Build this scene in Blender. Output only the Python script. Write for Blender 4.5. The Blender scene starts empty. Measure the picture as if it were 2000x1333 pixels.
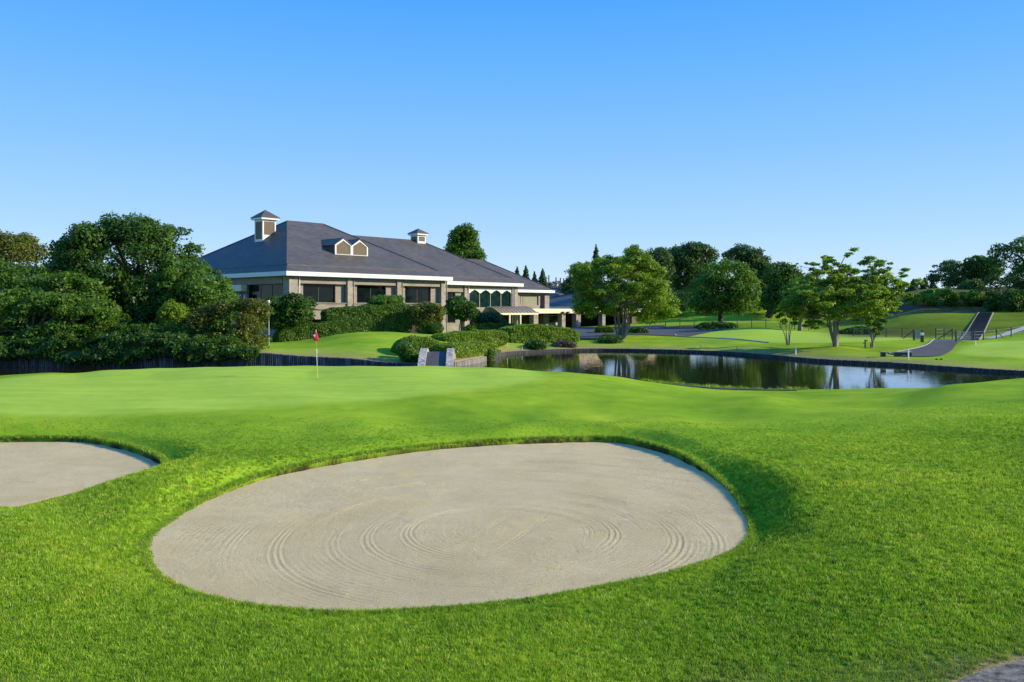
import bpy, math, random
import numpy as np
R = math.radians
rs = np.random.RandomState
SC = bpy.context.scene
COL = SC.collection

# ------------------------------------------------------------------ camera, sky, sun, exposure
CAM_Z = 2.9
F = 1692.0          # focal length in photo pixels (2000 wide)
HZ = 604.0          # horizon row
cam_d = bpy.data.cameras.new('camera')
cam = bpy.data.objects.new('camera', cam_d); COL.objects.link(cam)
cam.location = (0, 0, CAM_Z); cam.rotation_euler = (R(90), 0, 0)
cam_d.sensor_width = 36; cam_d.lens = F/2000*36; cam_d.shift_y = -(666.5-HZ)/2000
cam_d.clip_end = 6000; cam_d.clip_start = 0.1
SC.camera = cam

SUN_DIR = np.array([0.99, -0.06, 0.0]); SUN_DIR /= np.linalg.norm(SUN_DIR)
SUN_EL = R(24)
sdir = np.array([SUN_DIR[0]*math.cos(SUN_EL), SUN_DIR[1]*math.cos(SUN_EL), math.sin(SUN_EL)])
w = bpy.data.worlds.new('World'); SC.world = w; w.use_nodes = True
nt = w.node_tree; nt.nodes.clear()
out = nt.nodes.new('ShaderNodeOutputWorld'); bg = nt.nodes.new('ShaderNodeBackground')
sky = nt.nodes.new('ShaderNodeTexSky'); sky.sky_type = 'NISHITA'; sky.sun_disc = False
sky.sun_elevation = SUN_EL; sky.sun_rotation = math.atan2(SUN_DIR[0], SUN_DIR[1])
sky.air_density = 1.0; sky.dust_density = 0.3; sky.ozone_density = 2.0
tc = nt.nodes.new('ShaderNodeTexCoord'); sx = nt.nodes.new('ShaderNodeSeparateXYZ')
rp = nt.nodes.new('ShaderNodeValToRGB')
nt.links.new(tc.outputs['Generated'], sx.inputs[0]); nt.links.new(sx.outputs['Z'], rp.inputs[0])
e = rp.color_ramp.elements      # clear blue sky paling towards the horizon, summed with a share of the physical sky
e[0].position = 0.0; e[0].color = (0.52, 0.68, 0.86, 1)
e[1].position = 0.34; e[1].color = (0.052, 0.305, 0.90, 1)
for p, c in ((0.09, (0.315, 0.535, 0.87, 1)), (0.177, (0.190, 0.440, 0.88, 1)), (0.26, (0.108, 0.370, 0.90, 1))):
    k = rp.color_ramp.elements.new(p); k.color = c
bg.inputs[1].default_value = 0.012; nt.links.new(sky.outputs[0], bg.inputs[0])
bg2 = nt.nodes.new('ShaderNodeBackground'); nt.links.new(rp.outputs[0], bg2.inputs[0]); bg2.inputs[1].default_value = 0.75
addb = nt.nodes.new('ShaderNodeAddShader'); nt.links.new(bg.outputs[0], addb.inputs[0]); nt.links.new(bg2.outputs[0], addb.inputs[1])
nt.links.new(addb.outputs[0], out.inputs[0])
sun_d = bpy.data.lights.new('sun', 'SUN'); sun = bpy.data.objects.new('sun', sun_d); COL.objects.link(sun)
sun_d.energy = 4.6; sun_d.angle = R(0.6); sun_d.color = (1.0, 0.86, 0.60)
sun.rotation_euler = (math.pi/2-SUN_EL, 0, math.atan2(sdir[1], sdir[0])+math.pi/2)
SC.view_settings.view_transform = 'Standard'; SC.view_settings.look = 'None'
SC.view_settings.exposure = 0.62; SC.view_settings.gamma = 1
SC.cycles.use_denoising = True
SC.cycles.max_bounces = 6; SC.cycles.transparent_max_bounces = 4
SC.cycles.diffuse_bounces = 3; SC.cycles.glossy_bounces = 3; SC.cycles.transmission_bounces = 3

# ------------------------------------------------------------------ helpers
def PX(px, Y): return (px-1000)/F*Y
def PZ(py, Y): return CAM_Z-(py-HZ)/F*Y

def tag(o, label=None, cat=None, group=None, kind=None):
    if label: o['label'] = label
    if cat: o['category'] = cat
    if group: o['group'] = group
    if kind: o['kind'] = kind
    return o
def empty(name, loc, rz=0.0, label=None, cat=None, group=None):
    o = bpy.data.objects.new(name, None); COL.objects.link(o)
    o.location = loc; o.rotation_euler = (0, 0, rz); o.empty_display_size = 0.3
    return tag(o, label, cat, group)
def mesh_np(name, V, Fq, mat=None, parent=None, smooth=False, attrs=None, origin=None):
    V = np.asarray(V, dtype=np.float32); Fq = np.asarray(Fq, dtype=np.int32)
    me = bpy.data.meshes.new(name); k = Fq.shape[1]
    if origin is not None: V = V-np.asarray(origin, dtype=np.float32)
    me.vertices.add(len(V)); me.vertices.foreach_set('co', V.ravel())
    me.loops.add(Fq.size); me.loops.foreach_set('vertex_index', Fq.ravel())
    me.polygons.add(len(Fq)); me.polygons.foreach_set('loop_start', np.arange(0, Fq.size, k, dtype=np.int32))
    me.polygons.foreach_set('loop_total', np.full(len(Fq), k, dtype=np.int32))
    if smooth: me.polygons.foreach_set('use_smooth', np.ones(len(Fq), dtype=bool))
    for an, (dom, arr) in (attrs or {}).items():
        arr = np.asarray(arr, dtype=np.float32)
        if arr.ndim == 2:
            a = me.attributes.new(an, 'FLOAT_COLOR', dom); a.data.foreach_set('color', arr.ravel())
        else:
            a = me.attributes.new(an, 'FLOAT', dom); a.data.foreach_set('value', arr)
    me.update(calc_edges=True)
    if mat: me.materials.append(mat)
    o = bpy.data.objects.new(name, me); COL.objects.link(o)
    if parent is not None: o.parent = parent
    elif origin is not None: o.location = origin
    return o
class MB:
    def __init__(s): s.v = []; s.f = []
    def add(s, vs, fs):
        b = len(s.v); s.v += [tuple(map(float, q)) for q in vs]; s.f += [tuple(b+i for i in q) for q in fs]; return s
    def box(s, x0, x1, y0, y1, z0, z1):
        return s.add([(x0,y0,z0),(x1,y0,z0),(x1,y1,z0),(x0,y1,z0),(x0,y0,z1),(x1,y0,z1),(x1,y1,z1),(x0,y1,z1)],
                     [(0,3,2,1),(4,5,6,7),(0,1,5,4),(1,2,6,5),(2,3,7,6),(3,0,4,7)])
    def rbox(s, cx, cy, z0, z1, lx, ly, rz):
        c, n = math.cos(rz), math.sin(rz)
        P = [(-lx/2,-ly/2),(lx/2,-ly/2),(lx/2,ly/2),(-lx/2,ly/2)]
        P = [(cx+c*a-n*b, cy+n*a+c*b) for a, b in P]
        return s.add([(a,b,z0) for a,b in P]+[(a,b,z1) for a,b in P],
                     [(0,3,2,1),(4,5,6,7),(0,1,5,4),(1,2,6,5),(2,3,7,6),(3,0,4,7)])
    def prism(s, poly, axis, a0, a1):
        # poly in the other two axes; axis 'x','y','z'
        n = len(poly)
        def mk(p, a):
            return {'x': (a, p[0], p[1]), 'y': (p[0], a, p[1]), 'z': (p[0], p[1], a)}[axis]
        vs = [mk(p, a0) for p in poly]+[mk(p, a1) for p in poly]
        fs = [tuple(range(n)), tuple(range(2*n-1, n-1, -1))]+[(i, i+n, (i+1) % n+n, (i+1) % n) for i in range(n)]
        return s.add(vs, fs)
    def tube(s, pts, rad, n=8, cap=True):
        pts = np.array(pts, float); rad = np.broadcast_to(np.asarray(rad, float), (len(pts),))
        b = len(s.v)
        for i, p in enumerate(pts):
            d = pts[min(i+1, len(pts)-1)]-pts[max(i-1, 0)]; d = d/(np.linalg.norm(d)+1e-9)
            a = np.cross(d, (0.31, 0.95, 0.05) if abs(d[1]) < .9 else (1, 0, 0)); a /= np.linalg.norm(a)+1e-9
            c = np.cross(d, a)
            for k in range(n):
                t = 2*math.pi*k/n; q = p+rad[i]*(a*math.cos(t)+c*math.sin(t)); s.v.append(tuple(q))
        for i in range(len(pts)-1):
            for k in range(n):
                s.f.append((b+i*n+k, b+i*n+(k+1) % n, b+(i+1)*n+(k+1) % n, b+(i+1)*n+k))
        if cap:
            s.f.append(tuple(b+k for k in range(n-1, -1, -1))); s.f.append(tuple(b+(len(pts)-1)*n+k for k in range(n)))
        return s
    def build(s, name, mat, parent=None, origin=None, smooth=False, bevel=0.0):
        me = bpy.data.meshes.new(name); v = s.v
        if origin is not None: v = [(a-origin[0], b-origin[1], c-origin[2]) for a, b, c in v]
        me.from_pydata(v, [], s.f); me.update()
        bmf(me)
        if mat: me.materials.append(mat)
        if smooth: me.polygons.foreach_set('use_smooth', [True]*len(me.polygons))
        o = bpy.data.objects.new(name, me); COL.objects.link(o)
        if parent is not None: o.parent = parent
        elif origin is not None: o.location = origin
        if bevel:
            m = o.modifiers.new('bevel', 'BEVEL'); m.width = bevel; m.segments = 2; m.limit_method = 'ANGLE'
        return o
def bmf(me):
    import bmesh
    b = bmesh.new(); b.from_mesh(me); bmesh.ops.recalc_face_normals(b, faces=b.faces); b.to_mesh(me); b.free()

# ------------------------------------------------------------------ materials
def mat_base(name):
    m = bpy.data.materials.new(name); m.use_nodes = True
    n = m.node_tree; p = n.nodes['Principled BSDF']; return m, n, p
def nd(n, t, **kw):
    x = n.nodes.new(t)
    for k, v in kw.items(): setattr(x, k, v)
    return x
def noise(n, scale, detail=4, rough=0.55, vec=None, dim='3D'):
    x = nd(n, 'ShaderNodeTexNoise'); x.inputs['Scale'].default_value = scale
    x.inputs['Detail'].default_value = detail; x.inputs['Roughness'].default_value = rough
    if vec is not None: n.links.new(vec, x.inputs['Vector'])
    return x
def ramp(n, fac, stops):
    x = nd(n, 'ShaderNodeValToRGB'); n.links.new(fac, x.inputs[0]); e = x.color_ramp.elements
    e[0].position = stops[0][0]; e[0].color = (*stops[0][1], 1); e[1].position = stops[-1][0]; e[1].color = (*stops[-1][1], 1)
    for p, c in stops[1:-1]:
        k = e.new(p); k.color = (*c, 1)
    return x
def mixc(n, fac, a, b, mode='MIX'):
    x = nd(n, 'ShaderNodeMix', data_type='RGBA', blend_type=mode)
    for i, q in ((0, fac), (6, a), (7, b)):
        if isinstance(q, (int, float)): x.inputs[i].default_value = q
        elif isinstance(q, tuple): x.inputs[i].default_value = (*q, 1)
        else: n.links.new(q, x.inputs[i])
    return x.outputs[2]
def mapv(n, src, scale=(1,1,1), rot=(0,0,0)):
    x = nd(n, 'ShaderNodeMapping'); n.links.new(src, x.inputs[0]); x.inputs['Scale'].default_value = scale
    x.inputs['Rotation'].default_value = rot; return x.outputs[0]
def bump(n, p, h, strength, dist):
    b = nd(n, 'ShaderNodeBump'); b.inputs['Strength'].default_value = strength; b.inputs['Distance'].default_value = dist
    n.links.new(h, b.inputs['Height']); n.links.new(b.outputs[0], p.inputs['Normal']); return b
def pos(n): return nd(n, 'ShaderNodeNewGeometry').outputs['Position']
def attr(n, name): 
    a = nd(n, 'ShaderNodeAttribute', attribute_name=name); return a

def simple(name, col, rough=0.7, var=0.15, scale=3.0, bmp=0.0, metal=0.0, spec=0.4, stretch=(1,1,1)):
    m, n, p = mat_base(name)
    v = mapv(n, nd(n, 'ShaderNodeTexCoord').outputs['Object'], stretch)
    t = noise(n, scale, 6, 0.6, v)
    c0 = tuple(c*(1-var) for c in col); c1 = tuple(min(1, c*(1+var)) for c in col)
    r = ramp(n, t.outputs[0], [(0.3, c0), (0.7, c1)])
    n.links.new(r.outputs[0], p.inputs['Base Color']); p.inputs['Roughness'].default_value = rough
    p.inputs['Metallic'].default_value = metal; p.inputs['Specular IOR Level'].default_value = spec
    if bmp: bump(n, p, noise(n, scale*8, 5, .6, v).outputs[0], bmp, 0.03)
    return m

def foliage(name, dark, light, trans=0.35, warm=None):
    m, n, p = mat_base(name)
    a = attr(n, 'tone').outputs['Fac']
    g = noise(n, 0.9, 3, 0.6, pos(n))
    ad = nd(n, 'ShaderNodeMath', operation='ADD'); n.links.new(a, ad.inputs[0])
    m2 = nd(n, 'ShaderNodeMath', operation='MULTIPLY_ADD'); n.links.new(g.outputs[0], m2.inputs[0]); m2.inputs[1].default_value = 0.9; m2.inputs[2].default_value = -0.45
    n.links.new(m2.outputs[0], ad.inputs[1])
    stops = [(0.0, dark), (0.55, tuple((x+y)/2 for x, y in zip(dark, light))), (1.0, light)]
    c = ramp(n, ad.outputs[0], stops).outputs[0]
    n.links.new(c, p.inputs['Base Color']); p.inputs['Roughness'].default_value = 0.5
    p.inputs['Specular IOR Level'].default_value = 0.35
    tr = nd(n, 'ShaderNodeBsdfTranslucent')
    tcx = mixc(n, 1.0, c, (1.25, 1.35, 0.55), 'MULTIPLY'); n.links.new(tcx, tr.inputs[0])
    ms = nd(n, 'ShaderNodeMixShader'); ms.inputs[0].default_value = trans
    n.links.new(p.outputs[0], ms.inputs[1]); n.links.new(tr.outputs[0], ms.inputs[2])
    n.links.new(ms.outputs[0], n.nodes['Material Output'].inputs[0])
    return m

M = {}
M['dark_leaf'] = foliage('dark_leaf', (.020,.062,.008), (.115,.225,.026), .42)
M['mid_leaf'] = foliage('mid_leaf', (.034,.095,.010), (.175,.31,.032), .45)
M['bright_leaf'] = foliage('bright_leaf', (.065,.145,.010), (.34,.46,.040), .5)
M['olive_leaf'] = foliage('olive_leaf', (.045,.060,.008), (.22,.25,.030), .42)
M['blue_leaf'] = foliage('blue_leaf', (.014,.05,.024), (.08,.17,.07), .4)
M['far_leaf'] = foliage('far_leaf', (.022,.060,.018), (.110,.195,.045), .42)
M['hedge_leaf'] = foliage('hedge_leaf', (.030,.085,.007), (.15,.26,.022), .35)
M['lime_hedge'] = foliage('lime_hedge', (.060,.135,.008), (.27,.40,.026), .4)
M['brown_leaf'] = foliage('brown_leaf', (.060,.052,.032), (.15,.13,.08), .1)
M['bark'] = simple('bark', (.22,.195,.16), .9, .4, 5, .8, stretch=(1,1,.25))
M['dark_bark'] = simple('dark_bark', (.06,.05,.04), .9, .4, 5, .8, stretch=(1,1,.25))
M['concrete'] = simple('concrete', (.25,.22,.182), .8, .22, .9, .35, stretch=(1,1,3))
M['concrete2'] = simple('concrete2', (.285,.255,.215), .8, .25, 1.3, .35, stretch=(1,1,2))
M['white_paint'] = simple('white_paint', (.62,.62,.60), .5, .05, 1)
M['cream_paint'] = simple('cream_paint', (.68,.58,.42), .6, .08, 1)
M['grey_metal'] = simple('grey_metal', (.30,.31,.33), .5, .1, 2)
M['dark_metal'] = simple('dark_metal', (.03,.03,.033), .5, .2, 3)
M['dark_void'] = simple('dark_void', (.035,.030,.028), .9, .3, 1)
M['louver'] = None
M['brown_board'] = simple('brown_board', (.11,.085,.06), .7, .25, 3)
M['red_cloth'] = simple('red_cloth', (.42,.010,.05), .8, .1, 5)
M['white_plastic'] = simple('white_plastic', (.82,.82,.80), .4, .04, 2)
M['orange_paint'] = simple('orange_paint', (.75,.22,.04), .4, .05, 2)
M['yellow_paint'] = simple('yellow_paint', (.75,.62,.10), .4, .05, 2)
M['asphalt'] = simple('asphalt', (.055,.055,.055), .85, .25, 1.2, .3)
M['slate'] = simple('slate', (.035,.037,.040), .85, .3, 2, .3)
M['gravel'] = simple('gravel', (.17,.16,.14), .95, .85, 14, .9)
M['kerb'] = simple('kerb_stone', (.36,.35,.32), .85, .2, 2, .3)
M['soil'] = simple('soil', (.06,.045,.03), .95, .4, 6, .8)

def mk_louver():
    m, n, p = mat_base('louver')
    v = nd(n, 'ShaderNodeTexCoord').outputs['Object']
    w_ = nd(n, 'ShaderNodeTexWave', wave_type='BANDS', bands_direction='Z', wave_profile='SAW'); n.links.new(v, w_.inputs[0]); w_.inputs['Scale'].default_value = 3.5
    r = ramp(n, w_.outputs[0], [(0, (.10,.078,.055)), (1, (.20,.16,.11))]); n.links.new(r.outputs[0], p.inputs['Base Color'])
    bump(n, p, w_.outputs[0], .6, .04); p.inputs['Roughness'].default_value = .7; return m
M['louver'] = mk_louver()
def mk_roof():
    m, n, p = mat_base('shingle')
    v = nd(n, 'ShaderNodeTexCoord').outputs['Object']
    br = nd(n, 'ShaderNodeTexBrick'); 
    comb = nd(n, 'ShaderNodeCombineXYZ'); s = nd(n, 'ShaderNodeSeparateXYZ'); n.links.new(v, s.inputs[0])
    ad = nd(n, 'ShaderNodeMath', operation='ADD'); n.links.new(s.outputs[0], ad.inputs[0]); n.links.new(s.outputs[1], ad.inputs[1])
    n.links.new(ad.outputs[0], comb.inputs[0]); n.links.new(s.outputs[2], comb.inputs[1])
    n.links.new(comb.outputs[0], br.inputs[0]); br.inputs['Scale'].default_value = 1
    br.inputs['Brick Width'].default_value = .55; br.inputs['Row Height'].default_value = .11; br.inputs['Mortar Size'].default_value = .012
    br.inputs['Color1'].default_value = (.076,.067,.050,1); br.inputs['Color2'].default_value = (.112,.100,.076,1); br.inputs['Mortar'].default_value = (.05,.05,.06,1)
    t = noise(n, .35, 6, .65, v)
    c = mixc(n, .8, br.outputs[0], ramp(n, t.outputs[0], [(.3, (.72,.72,.76)), (.7, (1.2,1.15,1.12))]).outputs[0], 'MULTIPLY')
    n.links.new(c, p.inputs['Base Color']); p.inputs['Roughness'].default_value = .6
    p.inputs['Specular IOR Level'].default_value = .35
    bump(n, p, br.outputs['Fac'], -.4, .03); return m
M['shingle'] = mk_roof()
def mk_glass(name, col, rough=.04):
    m, n, p = mat_base(name)
    t = noise(n, 1.2, 3, .5, nd(n, 'ShaderNodeTexCoord').outputs['Object'])
    n.links.new(ramp(n, t.outputs[0], [(.35, tuple(c*.5 for c in col)), (.7, col)]).outputs[0], p.inputs['Base Color'])
    p.inputs['Roughness'].default_value = rough; p.inputs['IOR'].default_value = 1.45; p.inputs['Specular IOR Level'].default_value = .22
    return m
M['glass'] = mk_glass('dark_glass', (.006,.012,.013))
M['green_glass'] = mk_glass('green_glass', (.010,.032,.032))
def mk_curtain():
    m, n, p = mat_base('curtain')
    v = nd(n, 'ShaderNodeTexCoord').outputs['Object']
    w_ = nd(n, 'ShaderNodeTexWave', bands_direction='X'); n.links.new(v, w_.inputs[0]); w_.inputs['Scale'].default_value = 1.7; w_.inputs['Distortion'].default_value = 1
    n.links.new(ramp(n, w_.outputs[0], [(0, (.13,.14,.10)), (1, (.40,.39,.27))]).outputs[0], p.inputs['Base Color'])
    p.inputs['Roughness'].default_value = .25; return m
M['curtain'] = mk_curtain()
def mk_stone(name, c0, c1):
    m, n, p = mat_base(name)
    v = nd(n, 'ShaderNodeTexCoord').outputs['Object']
    vo = nd(n, 'ShaderNodeTexVoronoi'); n.links.new(v, vo.inputs[0]); vo.inputs['Scale'].default_value = 4.5
    t = noise(n, 9, 5, .6, v)
    c = mixc(n, .5, ramp(n, vo.outputs['Color'], [(.2, c0), (.8, c1)]).outputs[0], ramp(n, t.outputs[0], [(.3, c0), (.7, c1)]).outputs[0])
    n.links.new(c, p.inputs['Base Color']); p.inputs['Roughness'].default_value = .9
    bump(n, p, vo.outputs['Distance'], .8, .05); return m
M['pale_stone'] = mk_stone('pale_stone', (.16,.14,.12), (.46,.43,.39))
def mk_stake(name, cols):
    m, n, p = mat_base(name)
    v = nd(n, 'ShaderNodeTexCoord').outputs['Object']
    t = noise(n, 2.2, 5, .7, mapv(n, v, (2.5, 2.5, .3)))
    n.links.new(ramp(n, t.outputs[0], [(.3, cols[0]), (.52, cols[1]), (.72, cols[2])]).outputs[0], p.inputs['Base Color'])
    p.inputs['Roughness'].default_value = .8; return m
M['stake'] = mk_stake('weathered_stake', [(.018,.020,.018), (.06,.065,.065), (.24,.26,.27)])
M['stake_dark'] = mk_stake('dark_stake', [(.02,.024,.02), (.05,.056,.05), (.15,.155,.14)])
M['stake_pale'] = mk_stake('pale_stake', [(.09,.085,.07), (.24,.23,.20), (.42,.41,.37)])

# ------------------------------------------------------------------ geometry of the land
def catmull(P, m):
    P = np.array(P, float); n = len(P); out = []
    for i in range(n):
        p0, p1, p2, p3 = P[i-1], P[i], P[(i+1) % n], P[(i+2) % n]
        for k in range(m):
            t = k/m
            out.append(0.5*((2*p1)+(-p0+p2)*t+(2*p0-5*p1+4*p2-p3)*t*t+(-p0+3*p1-3*p2+p3)*t**3))
    return np.array(out)
def open_curve(P, m):
    P = np.array(P, float); Q = np.vstack([2*P[0]-P[1], P, 2*P[-1]-P[-2]]); out = []
    for i in range(1, len(Q)-2):
        p0, p1, p2, p3 = Q[i-1], Q[i], Q[i+1], Q[i+2]
        for k in range(m):
            t = k/m
            out.append(0.5*((2*p1)+(-p0+p2)*t+(2*p0-5*p1+4*p2-p3)*t*t+(-p0+3*p1-3*p2+p3)*t**3))
    out.append(P[-1]); return np.array(out)
def sdist(poly, X, Y):
    X = np.asarray(X, float); Y = np.asarray(Y, float)
    d = np.full(X.shape, 1e9); ins = np.zeros(X.shape, bool); n = len(poly)
    for i in range(n):
        ax, ay = poly[i]; bx, by = poly[(i+1) % n]
        ex, ey = bx-ax, by-ay; L = ex*ex+ey*ey+1e-12
        t = np.clip(((X-ax)*ex+(Y-ay)*ey)/L, 0, 1)
        d = np.minimum(d, (X-ax-t*ex)**2+(Y-ay-t*ey)**2)
        c = (ay > Y) != (by > Y)
        if abs(by-ay) > 1e-12: ins ^= c & (X < ex*(Y-ay)/(by-ay)+ax)
    d = np.sqrt(d); return np.where(ins, -d, d)
def sstep(x): x = np.clip(x, 0, 1); return x*x*(3-2*x)

ZS1, ZS2 = -0.56, -0.62      # sand levels of the two bunkers
def back(px, py, z): Y = (CAM_Z-z)*F/(py-HZ); return (PX(px, Y), Y)
b1px = [(297,1085),(303,1055),(340,1022),(380,995),(425,972),(480,950),(530,935),(600,919),(700,901),(800,887),(900,877),(1000,871),(1100,867),(1190,866),(1240,872),(1300,888),(1350,911),(1400,945),(1435,980),(1455,1013),(1461,1040),(1450,1064),(1430,1080),(1380,1100),(1300,1124),(1200,1144),(1100,1163),(1000,1179),(900,1189),(800,1196),(700,1199),(600,1197),(500,1187),(430,1174),(370,1156),(325,1133),(304,1110)]
b2px = [(0,867),(75,866),(150,867),(200,873),(250,884),(290,897),(317,912),(302,925),(260,938),(210,953),(150,968),(90,983),(30,998),(-60,1015),(-200,1020),(-380,990),(-460,940),(-380,895),(-200,875)]
B1 = catmull([back(x, y, ZS1) for x, y in b1px], 4)
B2 = catmull([back(x, y, ZS2) for x, y in b2px], 4)

def W(px, Y): return (PX(px, Y), Y)
shore_near = [(-900,47),(-300,46.5),(0,46.5),(300,47),(600,48.5),(860,49),(1000,47.5),(1150,45),(1300,42),(1420,41.2),(1530,40.5),(1640,41.5),(1800,42),(1950,42.5),(2150,42),(2400,41.5),(2800,43)]
bank_right = [(2900,46),(2400,47.5),(2200,49),(2000,52),(1880,55),(1760,59),(1680,61.4),(1600,64),(1500,70),(1400,76),(1300,79),(1200,80.5),(1130,80.2),(1068,78.5),(1000,74.5),(962,69.5),(952,66.5)]
bank_mid = [(945,64.7),(915,60.8),(885,58.4)]
bank_left = [(850,57.6),(800,57.4),(650,57.8),(520,58),(350,58),(200,58),(0,58.5),(-300,59),(-900,60)]
PN = open_curve([W(*p) for p in shore_near], 3); PR = open_curve([W(*p) for p in bank_right], 5)
PM = open_curve([W(*p) for p in bank_mid], 5); PL = open_curve([W(*p) for p in bank_left], 4)
POND = np.vstack([PN, PR, PM, PL])
WZ = -1.0

CP = []   # control points px, Y, z
def cp(Y, *pz):
    for px, z in pz: CP.append((px, Y, z))
cp(4, (-800,-.3),(300,-.38),(1000,-.4),(1700,-.36),(2800,-.2))
cp(6.2, (-800,-.25),(0,-.36),(1000,-.42),(2000,-.36),(2800,-.1))
cp(8, (-600,-.2),(0,-.32),(500,-.44),(1000,-.48),(1500,-.42),(2000,-.25),(2800,.05))
cp(9.3, (0,-.28),(300,-.42),(700,-.51),(1000,-.51),(1300,-.5),(1600,-.3),(2000,-.08),(2800,.1))
cp(11, (-500,-.1),(0,-.2),(200,-.36),(1360,-.5),(1500,-.28),(1750,-.05),(2000,.05),(2600,.2))
cp(12.5, (-300,-.2),(50,-.15),(230,-.38),(1560,-.24),(1700,-.08),(2000,.1))
cp(14, (80,-.38),(250,-.25),(330,-.28),(1540,-.14),(1800,.06),(2100,.22),(2600,.35))
cp(15.5, (350,-.2),(420,-.28),(1510,-.14),(1700,.02),(2000,.2))
cp(17.7, (400,-.2),(500,-.25),(1450,-.18),(1600,-.06),(1800,.06),(2000,.26),(2600,.4))
cp(19.7, (480,-.22),(700,-.30),(1350,-.28),(1500,-.14),(1750,.0))
cp(21.7, (330,-.28),(600,-.3),(800,-.30),(1000,-.30),(1200,-.30),(1350,-.16),(1500,-.08),(1750,.02),(2000,.3))
cp(23.2, (-600,-.3),(-200,-.32),(0,-.33),(200,-.33),(300,-.3),(450,-.24),(700,-.2),(1000,-.17),(1200,-.15),(1350,-.14),(1500,-.14))
cp(25.6, (-300,-.12),(0,-.12),(300,-.15),(600,-.24),(800,-.36),(1000,-.42),(1200,-.42),(1400,-.36),(1600,-.22),(1750,-.1),(2000,.28),(2600,.5))
cp(28.5, (-600,-.1),(0,-.05),(600,-.05),(850,-.08),(1000,-.14),(1200,-.3),(1350,-.42),(1500,-.26),(1620,-.36),(1750,-.3),(2000,.2))
cp(31.5, (1100,-.12),(1350,-.46),(1500,-.30),(1560,-.5),(1700,-.40),(1850,.08),(2000,.2),(2300,.4))
cp(34, (-600,-.1),(0,-.02),(400,.0),(700,.02),(900,.02),(1050,.0),(1200,-.2),(1400,-.6),(1560,-.64),(1700,-.5),(1850,-.14),(2000,.16),(2300,.45),(2700,.6))
cp(38, (-600,-.3),(0,-.14),(150,-.06),(300,.03),(600,.06),(900,.06),(1050,.02),(1200,-.18),(1350,-.64),(1530,-.76),(1640,-.64),(1750,-.6),(1850,-.5),(2000,-.2),(2300,.3),(2700,.5))
cp(41.5, (-600,-.6),(0,-.31),(100,-.166),(200,-.043),(300,.06),(400,.115),(500,.16),(600,.175),(700,.18),(850,.17),(950,.10),(1000,.04),(1100,-.12),(1200,-.32),(1320,-.72),(1450,-.9),(1640,-.95),(1800,-.9),(2000,-.7),(2300,-.4),(2700,0))
cp(44.5, (-600,-1.1),(0,-.95),(150,-.75),(300,-.5),(450,-.3),(600,-.2),(850,-.2),(1000,-.45),(1100,-.65),(1200,-.9))
cp(47, (-600,-1.2),(0,-1.2),(300,-1.1),(600,-1.0),(850,-1.0),(1000,-1.0))
# land beyond the pond
cp(59.5, (-900,.0),(0,.0),(300,.0),(520,-.02),(650,-.22),(760,-.5),(830,-.6),(870,-.6),(905,-.62))
cp(62, (940,-.62),(700,.0),(200,.2),(1660,-.62),(1750,-.55),(1900,-.5),(2100,-.4),(2600,0))
cp(66, (-600,.3),(300,.35),(560,.0),(700,.35),(800,.0),(880,-.45),(945,-.6),(1600,-.62),(1700,-.5),(1760,-.48),(1850,-.4),(2000,-.1),(2300,.1))
cp(72, (540,-.1),(640,.35),(740,.8),(850,.3),(930,-.3),(990,-.62),(1500,-.62),(1560,-.5),(1633,-.22),(1690,-.42),(1760,-.3),(1850,-.2),(1950,.0),(2100,.2),(2600,.4))
cp(76, (-600,.6),(200,.5),(560,.0),(600,.16),(650,.6),(700,.88),(760,.92),(830,.65),(900,.3),(1000,-.55),(1480,-.55),(1600,-.38),(1760,-.1),(1830,-.1),(1900,.15),(2000,.15))
cp(81, (650,.3),(750,.5),(900,.3),(1000,-.4),(1100,-.62),(1200,-.66),(1300,-.66),(1400,-.6),(1500,-.4),(1600,-.2),(1700,-.05),(1800,-.05),(1900,-.1),(2000,.05),(2300,.3))
cp(88, (-600,.3),(200,.2),(600,.1),(850,.1),(1000,-.2),(1150,-.35),(1250,-.3),(1350,-.25),(1450,-.05),(1600,.0),(1750,.0),(1850,.0),(1900,.15),(1960,.35),(2100,.8),(2600,1.5))
cp(96, (200,.1),(600,.1),(870,.1),(1000,.1),(1150,-.2),(1320,-.1),(1400,.1),(1500,.35),(1600,.2),(1700,.05),(1800,.2),(1890,.75),(1915,.9),(1960,1.1),(2050,1.5))
cp(104, (600,.1),(900,.1),(1100,.0),(1200,.05),(1320,.1),(1400,.4),(1480,.65),(1600,.2),(1700,.3),(1800,1.1),(1920,1.7),(2000,1.9),(2600,3))
cp(114, (200,.1),(600,.1),(900,.1),(1100,.05),(1250,.1),(1400,.2),(1550,.25),(1650,.7),(1760,2.0),(1850,2.4),(1930,2.5),(2050,2.8))
cp(121, (1640,.5),(1700,1.0),(1760,2.0),(1850,2.45),(1930,2.6))
cp(128, (-600,.2),(600,.1),(1000,.1),(1150,.1),(1300,.2),(1400,.55),(1500,.7),(1600,.7),(1700,2.2),(1760,3.3),(1850,4.0),(1930,4.0),(2100,4.4),(2600,5))
cp(145, (200,.2),(1000,.2),(1200,.4),(1320,1.4),(1400,1.6),(1480,1.6),(1560,1.4),(1680,2.9),(1760,5.5),(1850,6.0),(1950,5.8),(2100,6))
cp(162, (1000,.4),(1200,1.0),(1330,3.2),(1400,3.0),(1475,4.1),(1520,3.2),(1565,2.4),(1700,3.6),(1790,6.2),(1870,6.9),(1950,7.0),(2050,7.0),(2600,9))
cp(185, (-600,1),(200,1),(1000,.8),(1300,3.2),(1450,3.6),(1600,2.8),(1800,5.4),(2000,6.5),(2600,8))
cp(240, (-600,1),(200,1),(1000,1),(1500,2),(2000,3.5),(2600,4))
CP = np.array(CP, float)
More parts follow.
